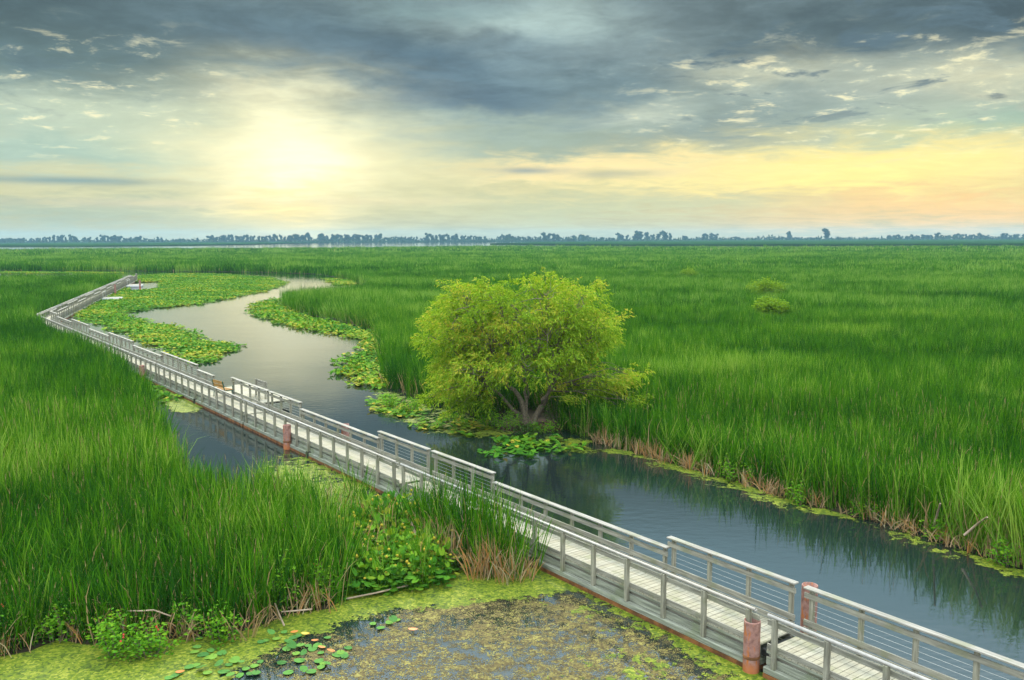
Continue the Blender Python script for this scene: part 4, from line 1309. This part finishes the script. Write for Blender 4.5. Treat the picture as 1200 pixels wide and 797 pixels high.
for b in [
    (60, 60, 330, 60, (86, 110, 112), .85), (0, 0, 280, 45, (58, 76, 80), .85),
    (80, 165, 260, 26, (172, 192, 176), .85), (70, 128, 150, 16, (196, 204, 178), .6), (150, 178, 110, 15, (134, 168, 162), .8), (40, 250, 200, 18, (150, 168, 150), .7),
    (330, 40, 160, 30, (76, 98, 106), .85), (620, 22, 90, 24, (178, 196, 190), .9), (500, 12, 100, 18, (120, 144, 146), .7),
    (470, 72, 200, 30, (74, 100, 116), .95, -.16), (550, 118, 130, 26, (68, 94, 116), .95), (480, 150, 90, 22, (120, 146, 152), .85), (470, 166, 110, 16, (156, 172, 164), .6),
    (610, 62, 60, 22, (112, 132, 140), .7), (720, 100, 150, 26, (104, 126, 134), .85), (770, 132, 60, 15, (208, 212, 190), .8), (660, 172, 170, 17, (126, 152, 148), .9), (840, 152, 150, 22, (122, 140, 142), .9, .1),
    (1010, 28, 260, 44, (82, 99, 104), .9), (1190, 5, 150, 36, (64, 78, 84), .9), (900, 84, 90, 16, (214, 210, 178), .6), (1000, 114, 120, 14, (150, 158, 150), .6),
    (1160, 92, 110, 20, (216, 206, 168), .65), (1150, 150, 90, 11, (134, 172, 160), .7), (1200, 140, 60, 10, (146, 180, 170), .7),
    (980, 196, 290, 30, (255, 230, 142), 1.0), (1120, 244, 260, 28, (248, 200, 126), .95), (1000, 212, 130, 15, (255, 232, 136), .6), (700, 196, 160, 14, (250, 222, 158), .95), (640, 246, 160, 18, (188, 190, 150), .8), (820, 242, 100, 14, (196, 198, 158), .65),
    (300, 190, 170, 60, (206, 208, 170), .6), (420, 185, 110, 36, (230, 218, 165), .6),
    (340, 103, 90, 14, (214, 210, 178), .75), (330, 180, 100, 66, (244, 232, 186), .7), (335, 190, 70, 62, (255, 240, 186), .92), (340, 200, 48, 50, (255, 250, 218), 1.0), (340, 246, 74, 36, (255, 226, 148), .9), (150, 258, 180, 14, (168, 176, 148), .5),
]:
    col = blob(col, *b)
# thin dark streaks near the horizon and torn dark cloudlets on the right
col = blob(col, 60, 211, 95, 4.5, (112, 142, 146), .8, 0, el); col = blob(col, 625, 200, 42, 4, (135, 148, 148), .8, 0, el); col = blob(col, 720, 204, 40, 5, (160, 162, 145), .6, 0, el)
col = blob(col, 150, 238, 140, 5, (215, 198, 160), .5, 0, el); col = blob(col, 420, 236, 120, 5, (232, 214, 165), .5, 0, el)
bandw = nt.m('MULTIPLY', nt.sstep(el, 5.5, 8.5), nt.sstep(el, 17.0, 13.0))
azr = nt.sstep(az, 3.0, 14.0); azl = nt.sstep(az, -14.0, -22.0)
dark = nt.m('MULTIPLY', nt.m('MULTIPLY', nt.sstep(nB, .53, .64), bandw), nt.m('MAXIMUM', azr, nt.m('MULTIPLY', azl, .35)))
col = nt.mix(nt.m('MULTIPLY', dark, .8), col, srgb((84, 102, 112)))
lightw = nt.m('MULTIPLY', nt.m('MULTIPLY', nt.sstep(nC, .54, .70), nt.m('MULTIPLY', nt.sstep(el, 3.5, 6.5), nt.sstep(el, 13.0, 9.5))), nt.m('MAXIMUM', azr, azl))
col = nt.mix(nt.m('MULTIPLY', lightw, .7), col, srgb((246, 232, 186)))
hi = nt.m('ADD', .2, nt.m('MULTIPLY', nt.sstep(el, 5.0, 11.0), .8))
sgn = nt.m('ADD', nt.m('MULTIPLY', nt.m('SUBTRACT', nt.sstep(nA, .32, .68), .5), .26), nt.m('ADD', nt.m('MULTIPLY', nt.m('SUBTRACT', nt.sstep(nB, .34, .66), .5), .22), nt.m('MULTIPLY', nt.m('SUBTRACT', nt.sstep(nC, .34, .66), .5), .22)))
tex = nt.m('ADD', 1.0, nt.m('MULTIPLY', sgn, hi))
tx = nt.mix(1.0, col, nt.comb(nt.m('MULTIPLY', tex, 1.07), nt.m('MULTIPLY', tex, 1.12), nt.m('MULTIPLY', tex, 1.10)), 'MULTIPLY')
# overcast overhead, out of view, brightened to light the scene: luminance climbs from 24 degrees to the zenith
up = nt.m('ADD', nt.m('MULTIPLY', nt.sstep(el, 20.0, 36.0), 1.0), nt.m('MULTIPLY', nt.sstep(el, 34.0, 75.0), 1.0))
OVER_FILL = 1.6
ov = nt.mix(1.0, nt.mix(nA, (.86, .93, 1.0, 1), (1.0, 1.0, .97, 1)), nt.comb(*[nt.m('MULTIPLY', up, OVER_FILL)] * 3), 'MULTIPLY')
cl = nt.mix(nt.sstep(el, 14.8, 21.0), tx, (.46, .72, .86, 1))  # sky just above the view, made bluer and brighter for the water reflections
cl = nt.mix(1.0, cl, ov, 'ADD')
# brightness added to the unseen sky behind the viewpoint, to light facing surfaces
bk = nt.m('MULTIPLY', nt.m('MULTIPLY', nt.sstep(dy, .25, -.6), nt.sstep(el, 0.0, 14.0)), BACK_FILL)
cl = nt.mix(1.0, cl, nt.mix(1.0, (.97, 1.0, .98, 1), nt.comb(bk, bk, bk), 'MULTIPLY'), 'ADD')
# clouds hide nearly all of the clear sky behind them
skyc = nt.mix(1.0, sky.outputs[0], (STR, STR, STR, 1), 'MULTIPLY')
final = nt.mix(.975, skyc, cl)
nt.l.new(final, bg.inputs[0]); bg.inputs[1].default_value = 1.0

sl = bpy.data.lights.new('sun', 'SUN'); so = bpy.data.objects.new('sun', sl); COL.objects.link(so)
sl.energy = 3.2; sl.angle = math.radians(6); sl.color = (1.0, .90, .70)
sd = Vector((math.sin(SUN_AZ) * math.cos(SUN_EL), math.cos(SUN_AZ) * math.cos(SUN_EL), math.sin(SUN_EL)))
so.rotation_euler = sd.to_track_quat('Z', 'Y').to_euler()

# ------------------------------------------------------------------ render settings
S.render.engine = 'CYCLES'
S.view_settings.view_transform = 'Standard'; S.view_settings.look = 'None'
S.view_settings.exposure = 0.14; S.view_settings.gamma = 1.0; S.view_settings.use_curve_mapping = False
cy = S.cycles
cy.use_denoising = True; cy.denoiser = 'OPENIMAGEDENOISE'
cy.max_bounces = 6; cy.diffuse_bounces = 3; cy.glossy_bounces = 3; cy.transmission_bounces = 3; cy.transparent_max_bounces = 12; cy.volume_bounces = 0
cy.use_adaptive_sampling = True; cy.adaptive_threshold = .02
